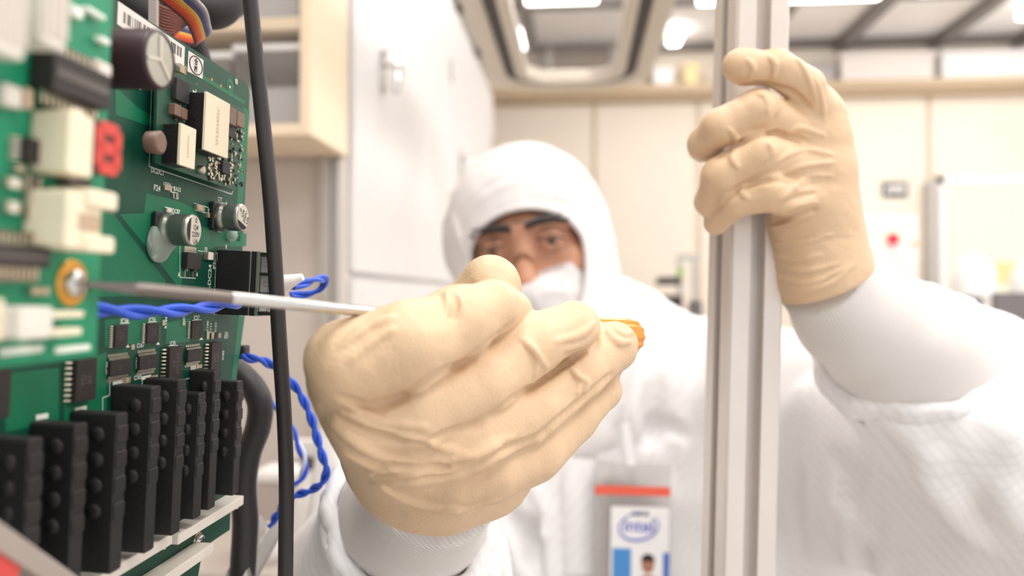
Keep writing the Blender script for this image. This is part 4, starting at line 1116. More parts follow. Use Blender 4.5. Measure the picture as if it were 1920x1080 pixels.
lbl('C87', 332, 397, .0022); lbl('C77', 412, 374, .0022); lbl('C78', 391, 400, .0022, 90); lbl('+', 424, 382, .003); lbl('F3', 386, 468, .0022); lbl('P24', 402, 494, .0030, 90)
lbl('-DC24', 393, 518, .0034, 90); lbl('A', 335, 515, .0022); lbl('A', 369, 515, .0022); lbl('R', 424, 463, .0025)
for t, x, y in (('IC58', 233, 602), ('IC56', 285, 600), ('IC57', 368, 596), ('IC81', 324, 644)): lbl(t, x, y, .0022); line([(x - 8, y + 4.5), (x + 9, y + 3.6)])
for t, x, y in (('IC70', 201, 690), ('IC71', 257, 680), ('IC72', 349, 666), ('IC82', 418, 666), ('IC62', 404, 613), ('R111', 395, 615), ('C100', 389, 612), ('R104', 311, 605), ('C117', 345, 590)): lbl(t, x, y, .0020, 90)
lbl('C167', 263, 648, .0020); lbl('C103', 258, 708, .0020); lbl('C93', 424, 626, .0018); lbl('R121', 424, 632, .0018); lbl('E', 262, 163, .003); lbl('SW102', 318, 1012, .003); lbl('CN21', 330, 962, .0025)
line([(284, 158), (279, 312), (434, 364), (440, 350)]); line([(306, 345), (306, 353), (326, 362), (327, 352)], closed=True); line([(322, 360), (333, 362), (334, 373), (324, 371)], closed=True)
line([(309, 388), (309, 397), (326, 401), (326, 392)], closed=True); line([(364, 381), (364, 394), (390, 400), (390, 389)], closed=True)
line([(394, 428), (394, 388), (402, 378), (420, 381)]); line([(394, 428), (416, 432)]); line([(337, 462), (337, 520), (366, 522)]); line([(371, 470), (407, 475), (407, 490)]); line([(404, 500), (400, 589), (440, 589)])
line([(192, 776), (192, 746), (205, 741), (205, 714)]); line([(344, 735), (344, 712), (358, 708), (358, 692)]); line([(266, 725), (266, 708)])
mbp = MB()
for pix in ([(211, 716), (211, 725), (230, 720), (230, 711)], [(265, 706), (265, 713), (283, 709), (283, 702)], [(357, 687), (357, 694), (368, 692), (368, 684)], [(67, 778), (67, 788), (90, 784), (90, 774)], [(140, 765), (140, 772), (162, 769), (162, 760)], [(396, 703), (396, 708), (404, 706), (404, 702)]):
    silk.add([Vector((*buv(*p), .0001)) for p in pix], [(0, 1, 2, 3)], M_SILK)
for x, y in ((239, 649), (296, 644), (377, 635)):
    silk.add([Vector((*buv(*p), .0001)) for p in ((x - 4, y + 2.5), (x + 4, y + 2), (x, y - 3))], [(0, 1, 2)], M_SILK)
panel.build('board_panel', None, board)

def rect(x0, y0, x1, y1, h):
    ym, xm = (y0 + y1) / 2, (x0 + x1) / 2
    ua = buv(x0, ym, h)[0]; ub = buv(x1, ym, h)[0]; va = buv(xm, y1, h)[1]; vb_ = buv(xm, y0, h)[1]
    return ua, ub, va, vb_
def chip(px, h=.0014, pins='lr', n=10, plen=.0016, parent=None, name='integrated_circuit', txt=None):
    ua, ub, va, vb_ = rect(*px, h)
    mb = MB(); mb.rbox((ua, va, .0003), (ub, vb_, h), .0003, M_CHIP); o = mb.build(name, M_CHIP, parent or board)
    for side in pins:
        mb = MB()
        for i in range(n):
            if side in 'lr':
                v = va + (vb_ - va) * (i + .5) / n; w = (vb_ - va) / n * .24; s = -1 if side == 'l' else 1; e = ua if s < 0 else ub
                P = [(e, h * .55), (e + s * plen * .35, h * .55), (e + s * plen * .55, .00025), (e + s * plen, .00025)]
                for k in range(3):
                    (a, za), (b_, zb) = P[k], P[k + 1]
                    mb.add([(a, v - w, za), (b_, v - w, zb), (b_, v + w, zb), (a, v + w, za), (a, v - w, za - .0002), (b_, v - w, zb - .0002), (b_, v + w, zb - .0002), (a, v + w, za - .0002)], [(0, 1, 2, 3), (7, 6, 5, 4), (0, 4, 5, 1), (3, 2, 6, 7)], M_PIN)
            else:
                u = ua + (ub - ua) * (i + .5) / n; w = (ub - ua) / n * .24; s = -1 if side == 'b' else 1; e = va if s < 0 else vb_
                P = [(e, h * .55), (e + s * plen * .35, h * .55), (e + s * plen * .55, .00025), (e + s * plen, .00025)]
                for k in range(3):
                    (a, za), (b_, zb) = P[k], P[k + 1]
                    mb.add([(u - w, a, za), (u - w, b_, zb), (u + w, b_, zb), (u + w, a, za), (u - w, a, za - .0002), (u - w, b_, zb - .0002), (u + w, b_, zb - .0002), (u + w, a, za - .0002)], [(0, 1, 2, 3), (7, 6, 5, 4), (0, 4, 5, 1), (3, 2, 6, 7)], M_PIN)
        mb.build('pin_row', None, o)
    if txt:
        mb = MB(); X = Matrix.Translation(((ua + ub) / 2, (va + vb_) / 2, h + .00003)) @ Matrix.Rotation(math.radians(90), 4, 'Z')
        text_mesh(txt, min((ub - ua) * .34, (vb_ - va) * .22), X, mb, M_CHIPT); mb.build('marking', None, o)
    return o
for r in ((217, 609, 240, 651), (277, 605, 299, 642), (361, 601, 380, 634)): chip(r, pins='lr', n=10, txt='ACT\n245')
for r in ((208, 674, 245, 704), (263, 666, 296, 692), (353, 655, 379, 678)): chip(r, pins='tb', n=12, plen=.0018, txt='LCX\n14')
chip((318, 651, 342, 712), .0022, 'lr', 9, .0022, txt='74\nHC540'); chip((397, 642, 415, 698), .0022, 'lr', 9, .0022, txt='HC\n540'); chip((144, 673, 181, 752), .0024, 'lr', 8, .0024, txt='TD\n62'); chip((-20, 694, 20, 786), .0024, 'lr', 8, .0024)
chip((403, 626, 409, 634), .0009, 'lr', 3, .0007)

def smd(px, h, m=M_CERAM, parent=None, name='chip_resistor', caps=True):
    ua, ub, va, vb_ = rect(*px, h); o = MB().box((ua, va, .0001), (ub, vb_, h), m).build(name, None, parent or board)
    if caps:
        mb = MB(); e = (ub - ua) * .22; q = .00008
        mb.box((ua - q, va - q, .0001), (ua + e, vb_ + q, h + q), M_SOLD); mb.box((ub - e, va - q, .0001), (ub + q, vb_ + q, h + q), M_SOLD); mb.build('end_cap', None, o)
    return o
smd((309, 348, 322, 357), .0006, M_CERAM); smd((325, 363, 332, 371), .0006, M_CHIP); smd((312, 391, 324, 398), .0007, M_WHITEC, name='ceramic_capacitor'); smd((369, 384, 384, 395), .0012, M_CERAM, name='ceramic_capacitor')
smd((389, 399, 394, 408), .0008, M_CERAM, name='ceramic_capacitor'); smd((386, 473, 404, 487), .0010, M_WHITEC, name='fuse'); smd((247, 646, 252, 655), .0006); smd((305, 600, 309, 610), .0006); smd((343, 602, 347, 610), .0006)
smd((388, 622, 392, 636), .0006); smd((397, 623, 401, 635), .0006); smd((410, 625, 414, 633), .0006); smd((286, 704, 295, 712), .0006); smd((233, 708, 245, 718), .0006); smd((370, 684, 378, 690), .0006)
smd((415, 382, 421, 386), .0006, M_WHITEC); smd((408, 431, 414, 435), .0006, M_WHITEC)
# power transistor with its tab
ua, ub, va, vb_ = rect(352, 474, 377, 505, .0024)
o = MB().rbox((ua, va, .0002), (ub, vb_, .0024), .0004, M_CHIP).build('power_transistor', None, board)
MB().box((ua + .0006, vb_, .0001), (ub - .0006, vb_ + .0022, .0007), M_SOLD).build('heat_tab', None, o)
for f_ in (.2, .8):
    u = ua + (ub - ua) * f_; MB().box((u - .0005, va - .0030, .0001), (u + .0005, va, .0006), M_PIN).box((u - .0005, va - .0008, .0001), (u + .0005, va, .0014), M_PIN).build('leg', None, o)

# --- aluminium can capacitors
def can_cap(px, py, r, H, txt, dark_deg, rot):
    """px, py is where the middle of the can's top shows"""
    u, v = buv(px, py, H); o = empty('electrolytic_capacitor'); o.parent = board; o.location = (u, v, 0)
    MB().rbox((-r * 1.04, -r * 1.04, 0), (r * 1.04, r * 1.04, .0022), .0012, M_BLACKP).build('plastic_base', None, o)
    mb = MB(); mb.lathe((0, 0, .002), (0, 0, 1), [(0, r * .93), (.0004, r * .99), (.0012, r), (.0020, r), (.0026, r * .90), (.0034, r * .90), (.0040, r)], 40, M_ALU, caps=False)
    mb.lathe((0, 0, .006), (0, 0, 1), [(0, r), (H - .0076, r)], 40, M_CANS, caps=False)
    mb.lathe((0, 0, H - .0016), (0, 0, 1), [(0, r), (.0009, r), (.0014, r * .97), (.0016, r * .90)], 40, M_ALU, caps=False)
    mb.build('can', None, o)
    mb = MB(); ring = [(r * .905 * math.cos(2 * math.pi * i / 48), r * .905 * math.sin(2 * math.pi * i / 48)) for i in range(48)]
    mb.prism(ring, H - .0004, H, M_CANT); top = mb.build('can_top', None, o)
    mb = MB(); a0 = math.radians(dark_deg); arc = [(r * .89 * math.cos(a0 + math.radians(q)), r * .89 * math.sin(a0 + math.radians(q))) for q in range(-62, 63, 6)]
    mb.prism(arc, H, H + .00005, M_INK)
    X = Matrix.Translation((0, 0, H + .00004)) @ Matrix.Rotation(math.radians(rot), 4, 'Z')
    for k, t in enumerate(txt): text_mesh(t, r * .46, X @ Matrix.Translation((r * .22, r * (.62 - .44 * k), 0)), mb, M_INK, bold=.00004)
    mb.build('printing', None, top)
    return u, v
ca = can_cap(364, 432, .0055, .0125, ('0', 'Q4', '220V', 'UA'), 180, 0)
cb = can_cap(456, 408, .0054, .0115, ('0', 'Q4', '220V', 'UA'), 255, 60)
# blobs of fixing glue beside them
for (px, py, R3, off) in ((303, 455, (.0066, .0070, .0030), 0), (438, 440, (.0030, .0028, .0022), 0)):
    u, v = buv(px, py, .002); gf = Field((u - .014, v - .012, -.001), (u + .014, v + .012, .012), .0004)
    gf.ell((u, v, .0012), R3, None, .002)
    if px < 400: gf.ell((u + .004, v + .0035, .003), (.0042, .004, .0030), None, .004)
    gf.half((0, 0, .0), (0, 0, -1)); gf.rough(.0002, 300, 9); gf.build('glue_blob', M_GLUE, board)
# large dark sleeved capacitor with vented top
H = .030; u, v = buv(302, 112, H); r = .0080
o = empty('sleeved_capacitor'); o.parent = board; o.location = (u, v, 0)
MB().lathe((0, 0, 0), (0, 0, 1), [(0, r * .95), (.0010, r), (.003, r), (.0038, r * .95), (.005, r), (H - .0010, r), (H - .0002, r * .97), (H, r * .88)], 44, M_PURP, caps=False).build('sleeve', None, o)
mb = MB(); mb.prism([(r * .88 * math.cos(2 * math.pi * i / 44), r * .88 * math.sin(2 * math.pi * i / 44)) for i in range(44)], H - .002, H - .0003, M_ALU); top = mb.build('can_top', None, o)
mb = MB()
for a in (95, 190, 320):
    a = math.radians(a); mb.box((0, -.00035, H - .0006), (r * .8, .00035, H + .0001), M_CANT, Matrix.Rotation(a, 4, 'Z'))
mb.build('vent_score', None, top)
# small tan parts next to it
for pix in ((337, 122, 349, 137), (337, 142, 350, 158), (354, 154, 370, 168)): smd(pix, .0022, M_CERAM, name='ceramic_capacitor')

# --- barcode sticker and the round inspection stamp
def decal(pix, name, m): return MB().prism([buv(*p) for p in pix], .00002, .00016, m).build(name, None, board)
# printed sheet: corners near-top, near-bottom, far-bottom, far-top
q = [(221, 2), (219, 45), (344, 133), (346, 88)]
bs = decal(q, 'barcode_sticker', M_STICK)
U0_, V0_ = buv(221, 2); U1_, V1_ = buv(346, 88); Vb = buv(344, 133)[1]; Vh = V1_ - Vb
mb = MB(); u = U0_ + .003
while u < U1_ - .003:
    w = random.choice([.00025, .0004, .0007]); mb.box((u, V1_ - Vh * .52, .00016), (u + w, V1_ - Vh * .12, .0002), M_INK); u += w + random.choice([.0003, .0005, .0009])
text_mesh('A13TL00187', Vh * .30, Matrix.Translation(((U0_ + U1_) / 2, V1_ - Vh * .75, .0002)), mb, M_INK, bold=.00006)
mb.build('barcode', None, bs)
q = [(353, 95), (351, 134), (379, 148), (381, 113)]
st = decal(q, 'inspection_sticker', M_STICK)
cu = [buv(*p) for p in q]; uc = sum(p[0] for p in cu) / 4; vc = sum(p[1] for p in cu) / 4
mb = MB(); ru, rv = (cu[3][0] - cu[0][0]) * .42, (cu[0][1] - cu[1][1]) * .42
ring = [Vector((uc + ru * math.cos(a), vc + rv * math.sin(a), .0003)) for a in np.linspace(0, 2 * math.pi, 49)]
mb.tube(ring, .00016, 6, M_INK, smooth_path=False)
text_mesh('合\n格', rv * .85, Matrix.Translation((uc, vc - rv * .05, .0003)), mb, M_INK, bold=.00005); mb.build('stamp', None, st)
# vias, test pads and the fixing hole in the top corner
for px, py in ((397, 149), (414, 161)):
    u, v = buv(px, py); MB().lathe((u, v, 0), (0, 0, 1), [(0, .0006), (.0001, .0006)], 12, M_GOLD).build('test_pad', None, board)
u, v = buv(431, 161); MB().lathe((u, v, 0), (0, 0, 1), [(.0, .0030), (.0001, .0030)], 28, M_POUR).lathe((u, v, .0001), (0, 0, 1), [(0, .0016), (.0001, .0016)], 24, M_PCB).lathe((u - .0004, v - .0006, .0002), (0, 0, 1), [(0, .0006), (.0001, .0006)], 12, M_SILK).build('mounting_hole', None, board)
u, v = buv(442, 153); MB().rbox((u - .0012, v - .0012, 0), (u + .0012, v + .0012, .0004), .0009, M_SOLD).build('solder_spot', None, board)

# --- converter module standing off the board
Hm = .0045
mod = MB().prism([buv(*p, Hm) for p in ((296, 128), (291, 305), (441, 358), (460, 208), (372, 160), (340, 138))], Hm - .0010, Hm, mat('module_green', (24, 72, 54), .45, noise=.15, nscale=300)).build('converter_module', None, board)
def mrect(px, h, name, m, lo=Hm, r=.0004):
    ua, ub, va, vb_ = rect(*px, h); return MB().rbox((ua, va, lo), (ub, vb_, h), r, m).build(name, None, mod), (ua, ub, va, vb_)
for px, h, t, ts in (((385, 182, 430, 290), .0120, 'SFS302405C', .0028), ((338, 236, 367, 314), .0110, 'A3M33XXR', .0016)):
    ua, ub, va, vb_ = rect(*px, h)
    MB().rbox((ua, va, h - .0010), (ub, vb_, h), .0003, M_CREAMF).build('converter_cover', None, mod)
    mb = MB().box((ua + .0004, va + .0004, Hm), (ub - .0004, vb_ - .0004, h - .0010), M_BLACKP); mb.build('transformer_core', None, mod)
    mb = MB(); text_mesh(t, ts, Matrix.Translation(((ua + ub) / 2, (va + vb_) / 2, h + .00004)) @ Matrix.Rotation(math.radians(90), 4, 'Z'), mb, M_ENGR); mb.build('printing', None, mod)
mrect((331, 150, 356, 192), Hm + .0020, 'module_chip', M_CHIP); mrect((328, 196, 341, 218), Hm + .0024, 'module_inductor', M_CERAMD); mrect((342, 203, 352, 224), Hm + .0024, 'module_inductor', M_CERAMD)
mrect((429, 202, 444, 234), Hm + .0030, 'module_inductor', M_CERAMD); mrect((445, 211, 459, 238), Hm + .0030, 'module_inductor', M_CERAMD); mrect((418, 303, 432, 326), Hm + .0016, 'module_chip', M_CHIP); mrect((430, 236, 441, 258), Hm + .0014, 'module_chip', M_CHIP)
ua, ub, va, vb_ = rect(312, 246, 328, 290, .012)
MB().lathe(((ua + ub) / 2, (va + vb_) / 2, Hm), (0, 0, 1), [(0, .0035), (.004, .0038), (.0045, .003)], 28, M_CERAMD).build('module_inductor', None, mod)
u, v = buv(374, 318, Hm); MB().lathe((u, v, Hm), (0, 0, 1), [(0, .0016), (.0016, .0016), (.0018, .0013)], 20, M_SOLD).build('module_coil', None, mod)
mb = MB(); text_mesh('U. COSEL', .0034, Matrix.Translation((*buv(363, 204, Hm), Hm + .0001)) @ Matrix.Rotation(math.radians(90), 4, 'Z'), mb, M_SILK, bold=.00012, shear=.15); mb.build('module_lettering', None, mod)
tiny = MB(); tinyb = MB()
def inside(px, py): return 190 < py < 350
for _ in range(190):
    py = random.uniform(226, 345); px = random.uniform(388, 455)
    lo = 296 if px < 430 else 238
    py = random.uniform(lo, 312 + (px - 300) * .27)
    u, v = buv(px, py, Hm); a, b_ = random.choice(((.0004, .0008), (.0008, .0004), (.0003, .0003), (.0005, .0005)))
    (tiny if random.random() < .62 else tinyb).box((u - a, v - b_, Hm), (u + a, v + b_, Hm + random.uniform(.0003, .0008)), None)
for _ in range(70):
    px = random.uniform(322, 338) if random.random() < .6 else random.uniform(340, 372); py = random.uniform(150, 250) if px < 338 else random.uniform(194, 236)
    u, v = buv(px, py, Hm); (tiny if random.random() < .6 else tinyb).box((u - .0005, v - .0004, Hm), (u + .0005, v + .0004, Hm + .0006), None)
o = tiny.build('solder_joints', M_SOLD, mod); o['kind'] = 'stuff'; o = tinyb.build('tiny_black_parts', M_CHIP, mod); o['kind'] = 'stuff'
for k in range(5):
    u, v = buv(303, 172 + k * 17, .0); MB().box((u - .0022, v - .0007, 0), (u + .003, v + .0007, .0018), M_CHIP).box((u + .003, v - .0004, .0006), (u + .0052, v + .0004, .0012), M_PIN).build('module_terminal', None, board)
mb = MB()
for k in range(8):
    u, v = buv(456 - k * 1.6, 250 + k * 12, Hm); mb.ball((u, v, Hm), .0004, M_SOLD, seg=8, ring=6)
mb.build('edge_pad', None, mod)

# --- black power connector at the far edge
ua, ub, va, vb_ = rect(405, 470, 440, 590, 0); un = ua + .001; Hc = .0175
u_face = buv(405, 530, 0)[0]; v0 = buv(405, 589, 0)[1]; v1_ = buv(405, 468, 0)[1]
con = empty('power_connector'); con.parent = board; con.location = (u_face, (v0 + v1_) / 2, 0); hv = (v1_ - v0) / 2
b1 = bevel(MB().box((0, -hv, 0), (.012, hv, Hc - .004), M_BLACKP).box((0, -hv, Hc - .0035), (.012, hv, Hc), M_BLACKP).box((.0006, -hv * .99, Hc - .004), (.0114, hv * .99, Hc - .0035), M_WHITEC).build('connector_body', None, con), .0003)
MB().box((-.0002, -hv, Hc - .0010), (.0002, hv, Hc + .0002), M_PIN).build('latch_strip', None, con)
mb = MB()
for k in range(4):
    z = -hv + .001 + k * (2 * hv - .002) / 3; mb.box((.001, z - .0006, Hc), (.010, z + .0006, Hc + .005), M_BLACKP)
mb.build('plug_rib', None, con)
MB().box((.002, -hv + .002, Hc), (.009, hv - .002, Hc + .0046), M_CLEARP).build('clear_plug', None, con)
mb = MB()
for k in range(3):
    z = -hv + .005 + k * (2 * hv - .010) / 2; mb.cyl((.005, z, Hc), (.005, z, Hc + .0044), .0012, M_PIN, 12)
mb.build('crimp_contact', None, con)

# --- row of tall black connectors, near to far; bumps on the side facing the viewer
def tall(px_face, y_top, y_bot, px_edge, bumps=4):
    """px_face where its foot shows on the board, px_edge where its outer edge shows"""
    u, v_t = buv(px_face, y_top, .0005); _, v_b = buv(px_face, y_bot, .0005)
    # outer edge: solve its height above the board
    Hh = .004
    for _ in range(60):
        uu, _v = buv(px_edge, (y_top + y_bot) / 2, Hh)
        if uu <= u: break
        Hh += .0003
    o = empty('connector_housing'); o.parent = board; o.location = (u, (v_t + v_b) / 2, 0); hv = (v_t - v_b) / 2
    MB().rbox((0, -hv, 0), (.0056, hv, Hh), .0008, M_BLACKD).build('housing', None, o)
    mb = MB(); n = bumps; step = min(.0074, 2 * hv / 6)
    for k in range(n):
        mb.ball((.0004, hv - .006 - k * step, Hh * .60), (.0016, .0024, Hh * .17), M_BLACKD, seg=14, ring=8)
    mb.build('side_bump', None, o)
    mb = MB()
    for k in range(n): mb.rbox((.0002, hv - .0085 - k * step, Hh * .2), (.0054, hv - .0035 - k * step, Hh + .0005), .0008, M_BLACKD)
    mb.build('latch_rib', None, o)
    return o
for a in ((397, 713, 922, 440), (358, 694, 948, 396), (326, 735, 966, 367), (273, 709, 994, 327), (212, 722, 1026, 277), (133, 772, 1064, 212), (58, 792, 1085, 133), (-30, 820, 1100, 46)): tall(*a)

# --- white edge connectors along the bottom, with their soldered pins
def white_conn(pix0, pix1, hgt=.0075, name='pin_header'):
    (ua, va), (ub, vb_) = buv(*pix0), buv(*pix1); v = (va + vb_) / 2
    o = bevel(MB().box((ua, v - .0028, .0), (ub, v + .0010, hgt), M_WHITEC).build(name, None, board), .0003)
    mb = MB()
    n = max(3, int((ub - ua) / .0035))
    for k in range(n):
        u = ua + (ub - ua) * (k + .5) / n; mb.ball((u, v - .0050, .0003), (.0009, .0008, .0007), M_SOLD, seg=8, ring=6)
    mb.build('solder_row', None, o)
    mb = MB().box((ub - .0012, v - .0046, 0), (ub, v - .0028, hgt * .7), M_WHITEC); mb.build('end_lug', None, o)
    return o
white_conn((297, 1000), (425, 935)); white_conn((120, 1085), (285, 1010)); white_conn((150, 1165), (366, 1016))
u, v = buv(382, 1014, .003); o = empty('corner_screw'); o.parent = board; o.location = (u, v, 0)
MB().lathe((0, 0, .0), (0, 0, 1), [(0, .0034), (.0006, .0034)], 28, M_PIN).build('washer', None, o)
mb = MB().lathe((0, 0, .0006), (0, 0, 1), [(0, .0026), (.0012, .0026), (.0020, .0018), (.0022, .0006)], 28, M_STEEL); mb.build('screw_head', None, o)
mb = MB().box((-.0016, -.0003, .0023), (.0016, .0003, .0029), M_CHIP).box((-.0003, -.0016, .0023), (.0003, .0016, .0029), M_CHIP); mb.build('cross_slot', None, o)

# ------------------------------------------------------------------ near board, parallel to the first
SO2 = Vector((-.108, .15, 1.45)); SM2 = Matrix.Translation(SO2) @ Matrix((BU, BV, BN)).transposed().to_4x4()
BOARD1 = (BO, board)
near = empty('near_circuit_board', M=SM2)
tag(near, 'blurred small green circuit board nearest the camera with red digit display', 'circuit board')
BO = SO2; board = near
u_r, vt_ = buv(214, -60); _, vb2 = buv(172, 668); 
MB().prism([(u_r, vb2), (u_r, .14), (-.10, .14), (-.10, vb2)], -TH, 0, M_PCB2).build('board_panel', None, board)
def blk(px, h, name, m, lo=0.0, r=.0005, parent=None, mb=None):
    ua, ub, va, vb_ = rect(*px, h); o = MB().rbox((ua, va, lo), (ub, vb_, h), r, m).build(name, None, parent or board); return o, (ua, ub, va, vb_)
def dip(px, h, n, name='socketed_chip', pl=.0028, pins='tb'):
    ua, ub, va, vb_ = rect(*px, h); o = MB().rbox((ua, va, .0008), (ub, vb_, h), .0004, M_CHIP).build(name, None, board)
    mb = MB().box((ua + .0008, va + (vb_ - va) * .38, h), (ub - .0008, va + (vb_ - va) * .62, h + .0002), M_CHIPT); mb.build('marking', None, o)
    for s, e in ((1, vb_), (-1, va)):
        mb = MB()
        for i in range(n):
            u = ua + (ub - ua) * (i + .5) / n; w = (ub - ua) / n * .28; mb.box((u - w, e, h * .4), (u + w, e + s * pl, h * .55), M_PIN); mb.box((u - w, e + s * pl * .8, 0), (u + w, e + s * pl, h * .55), M_PIN)
        mb.build('pin_row', None, o)
    return o
# the slanting chip at the top reads level on the board
dip((100, 118, 208, 188), .0055, 10); dip((-30, 460, 96, 500), .0050, 12)
# tall white connectors at the top left
for px in ((-14, -60, 52, 105), (84, -60, 128, 92)):
    o, b_ = blk(px, .012, 'wire_connector', M_WHITEC, r=.001)
    ua, ub, va, vb_ = b_; mb = MB()
    for k in range(3):
        u = ua + (ub - ua) * (k + .5) / 3; mb.box((u - .0008, va + .002, .0120), (u + .0008, vb_ - .002, .0124), mat('slot_grey', (206, 196, 186), .6))
    mb.build('contact_slot', None, o)
blk((8, 160, 42, 200), .003, 'ceramic_capacitor', M_WHITEC); blk((48, 166, 62, 205), .003, 'ceramic_capacitor', M_CERAM)
blk((180, 116, 210, 140), .003, 'ceramic_capacitor', M_WHITEC); blk((138, 12, 158, 34), .002, 'ceramic_capacitor', M_SILK); blk((165, 20, 200, 30), .002, 'ceramic_capacitor', M_SILK); blk((190, 70, 208, 82), .002, 'ceramic_capacitor', M_SILK)
# ivory block and the digit display
o, b_ = blk((128, 214, 176, 330), .0080, 'ivory_socket', M_WHITEP, r=.0008)
blk((136, 205, 160, 216), .006, 'ivory_lug', M_WHITEP, parent=o); blk((130, 332, 172, 350), .003, 'socket_pins', M_CHIPT)
o, (ua, ub, va, vb_) = blk((178, 232, 226, 326), .0065, 'digit_display', mat('display_dark', (92, 46, 44), .4), r=.0004)
Mred = mat('red_segment', (206, 66, 58), .5); mb = MB(); cu_, cv_ = (ua + ub) / 2, (va + vb_) / 2; W_, H_ = (ub - ua) * .36, (vb_ - va) * .40; t_ = min(W_, H_) * .42
for dx, dy, sx, sy in ((0, H_, W_, t_), (0, 0, W_, t_), (0, -H_, W_, t_), (-W_, H_ / 2, t_, H_ / 2), (W_, H_ / 2, t_, H_ / 2), (-W_, -H_ / 2, t_, H_ / 2), (W_, -H_ / 2, t_, H_ / 2)):
    mb.rbox((cu_ + dx - sx, cv_ + dy - sy, .0065), (cu_ + dx + sx, cv_ + dy + sy, .0068), t_ * .6, Mred)
mb.build('lit_segments', None, o)
chip((52, 262, 92, 308), .0022, 'l', 5, .0025)
for px in ((14, 334, 42, 352), (52, 330, 76, 372), (12, 378, 40, 398), (52, 384, 74, 410), (88, 356, 104, 372), (88, 400, 108, 414), (60, 540, 92, 552), (30, 310, 46, 322), (100, 270, 112, 290)): smd(px, .0016, random.choice((M_CERAM, M_CHIP, M_WHITEC)))
# ivory jack with two ears
o, (ua, ub, va, vb_) = blk((124, 362, 190, 468), .0090, 'ivory_jack', M_WHITEP, r=.0008)
for px in ((168, 358, 222, 392), (164, 442, 216, 474)): blk(px, .0100, 'ear', M_WHITEP, lo=.001, r=.0008, parent=o)
MB().box((ua + (ub - ua) * .35, va + .004, .0088), (ub - .0008, vb_ - .004, .0094), M_CERAM).build('key_slot', None, o)
# ringed mounting hole with the screw being turned
u, v = buv(138, 531, .0006); o = empty('ringed_screw'); o.parent = board; o.location = (u, v, 0)
mb = MB(); mb.lathe((0, 0, 0), (0, 0, 1), [(0, .0050), (.0004, .0050), (.0005, .0048)], 40, M_GOLD); mb.build('gold_ring', None, o)
mb = MB(); mb.lathe((0, 0, .0004), (0, 0, 1), [(0, .0030), (.0010, .0030), (.0018, .0022), (.0020, .0010)], 32, M_STEEL); mb.build('screw_head', None, o)
MB().box((-.0020, -.0004, .0019), (.0020, .0004, .0024), M_CHIP).box((-.0004, -.0020, .0019), (.0004, .0020, .0024), M_CHIP).build('cross_slot', None, o)
# white plug with prongs at the bottom
o, (ua, ub, va, vb_) = blk((36, 576, 100, 636), .0070, 'white_plug', M_WHITEC, r=.0008)
for px in ((100, 584, 158, 596), (100, 616, 154, 630)): blk(px, .0050, 'prong', M_WHITEP, lo=.001, r=.0004, parent=o)
for px in ((0, 650, 82, 664), (104, 648, 170, 660)): blk(px, .0003, 'tinned_edge', M_SILK)
blk((-6, 560, 8, 640), .004, 'cream_terminal', M_WHITEP)
BO, board = BOARD1

# ------------------------------------------------------------------ cabinet behind the boards that carries them
M_GREYM = mat('grey_metal', (150, 148, 146), .45, .3, noise=.04, nscale=30)
ch = empty('equipment_chassis', (-.42, .10, 0))
tag(ch, 'dark grey metal equipment chassis behind the two circuit boards', 'machine cabinet')
bevel(MB().box((-.30, -.45, .12), (.245, .16, 1.60), M_GREYM).build('chassis_box', None, ch), .003)
for x, y in ((-.27, -.42), (.21, -.42), (-.27, .13), (.21, .13)): MB().lathe((x, y, 0), (0, 0, 1), [(0, .02), (.03, .02), (.03, .012), (.12, .012)], 16, M_BLACKP).build('leg', None, ch)
for u, v in ((-.10, .06), (-.10, -.09), (.03, .06), (.03, -.09)):
    MB().cyl((u, v, -TH), (u, v, -.028), .003, M_PIN, 12).build('standoff', None, main_b)
for u, v in ((-.06, .10), (-.06, -.02), (.012, .10), (.012, .0)):
    MB().cyl((u, v, -TH), (u, v, -.0365), .0025, M_PIN, 12).build('standoff', None, near)
# ------------------------------------------------------------------ aluminium post gripped by the raised hand
M_ALUP = mat('anodised_aluminium', (214, 205, 198), .42, .35, noise=.02, nscale=40)
M_SLOT = mat('slot_shadow_strip', (120, 110, 104), .6, .2)
PT, PB = at(1420, 200, .412), at(1400, 1000, .412)
up = (PT - PB).normalized()
pc = PB + up * (1.0); z_lo = 0.0
base = PB - up * (PB.z / up.z)
Ls = 2.5
W = .0305; hw = W / 2
post = empty('aluminium_post')
prof = []
def side(ang):
    q = [(-hw + .0015, -hw), (-.0042, -hw), (-.0042, -hw + .0022), (-.0075, -hw + .0022), (-.0045, -hw + .0075), (.0045, -hw + .0075), (.0075, -hw + .0022), (.0042, -hw + .0022), (.0042, -hw), (hw - .0015, -hw), (hw, -hw + .0015)]
    ca, sa = math.cos(ang), math.sin(ang); return [(x * ca - y * sa, x * sa + y * ca) for x, y in q]
for k in range(4): prof += side(k * math.pi / 2)
fw = (CR @ Vector((0, 0, 1))); fw = (fw - up * fw.dot(up)).normalized()       # towards the viewer
rt = up.cross(fw).normalized() * 1.0
if rt.dot(CR @ Vector((1, 0, 0))) < 0: rt = -rt
PA = math.radians(9)
ax = (rt * math.cos(PA) + fw * -math.sin(PA)).normalized(); ay = up.cross(ax)
PX = Matrix((ax, ay, up)).transposed().to_4x4()
ctr = base - fw * hw * 1.0
PX = Matrix.Translation(ctr) @ PX
post.matrix_world = PX
n_ = len(prof)
mb = MB(); vs = [(x, y, 0) for x, y in prof] + [(x, y, Ls) for x, y in prof]
mb.add(vs, [(k, (k + 1) % n_, n_ + (k + 1) % n_, n_ + k) for k in range(n_)] + [tuple(range(n_))[::-1], tuple(range(n_, 2 * n_))], M_ALUP); mb.build('profile', None, post)
MB().box((-.05, -.05, 0), (.05, .05, .006)).build('foot_plate', M_POST, post)
tag(post, 'slotted aluminium profile post gripped by the raised gloved hand', 'post')

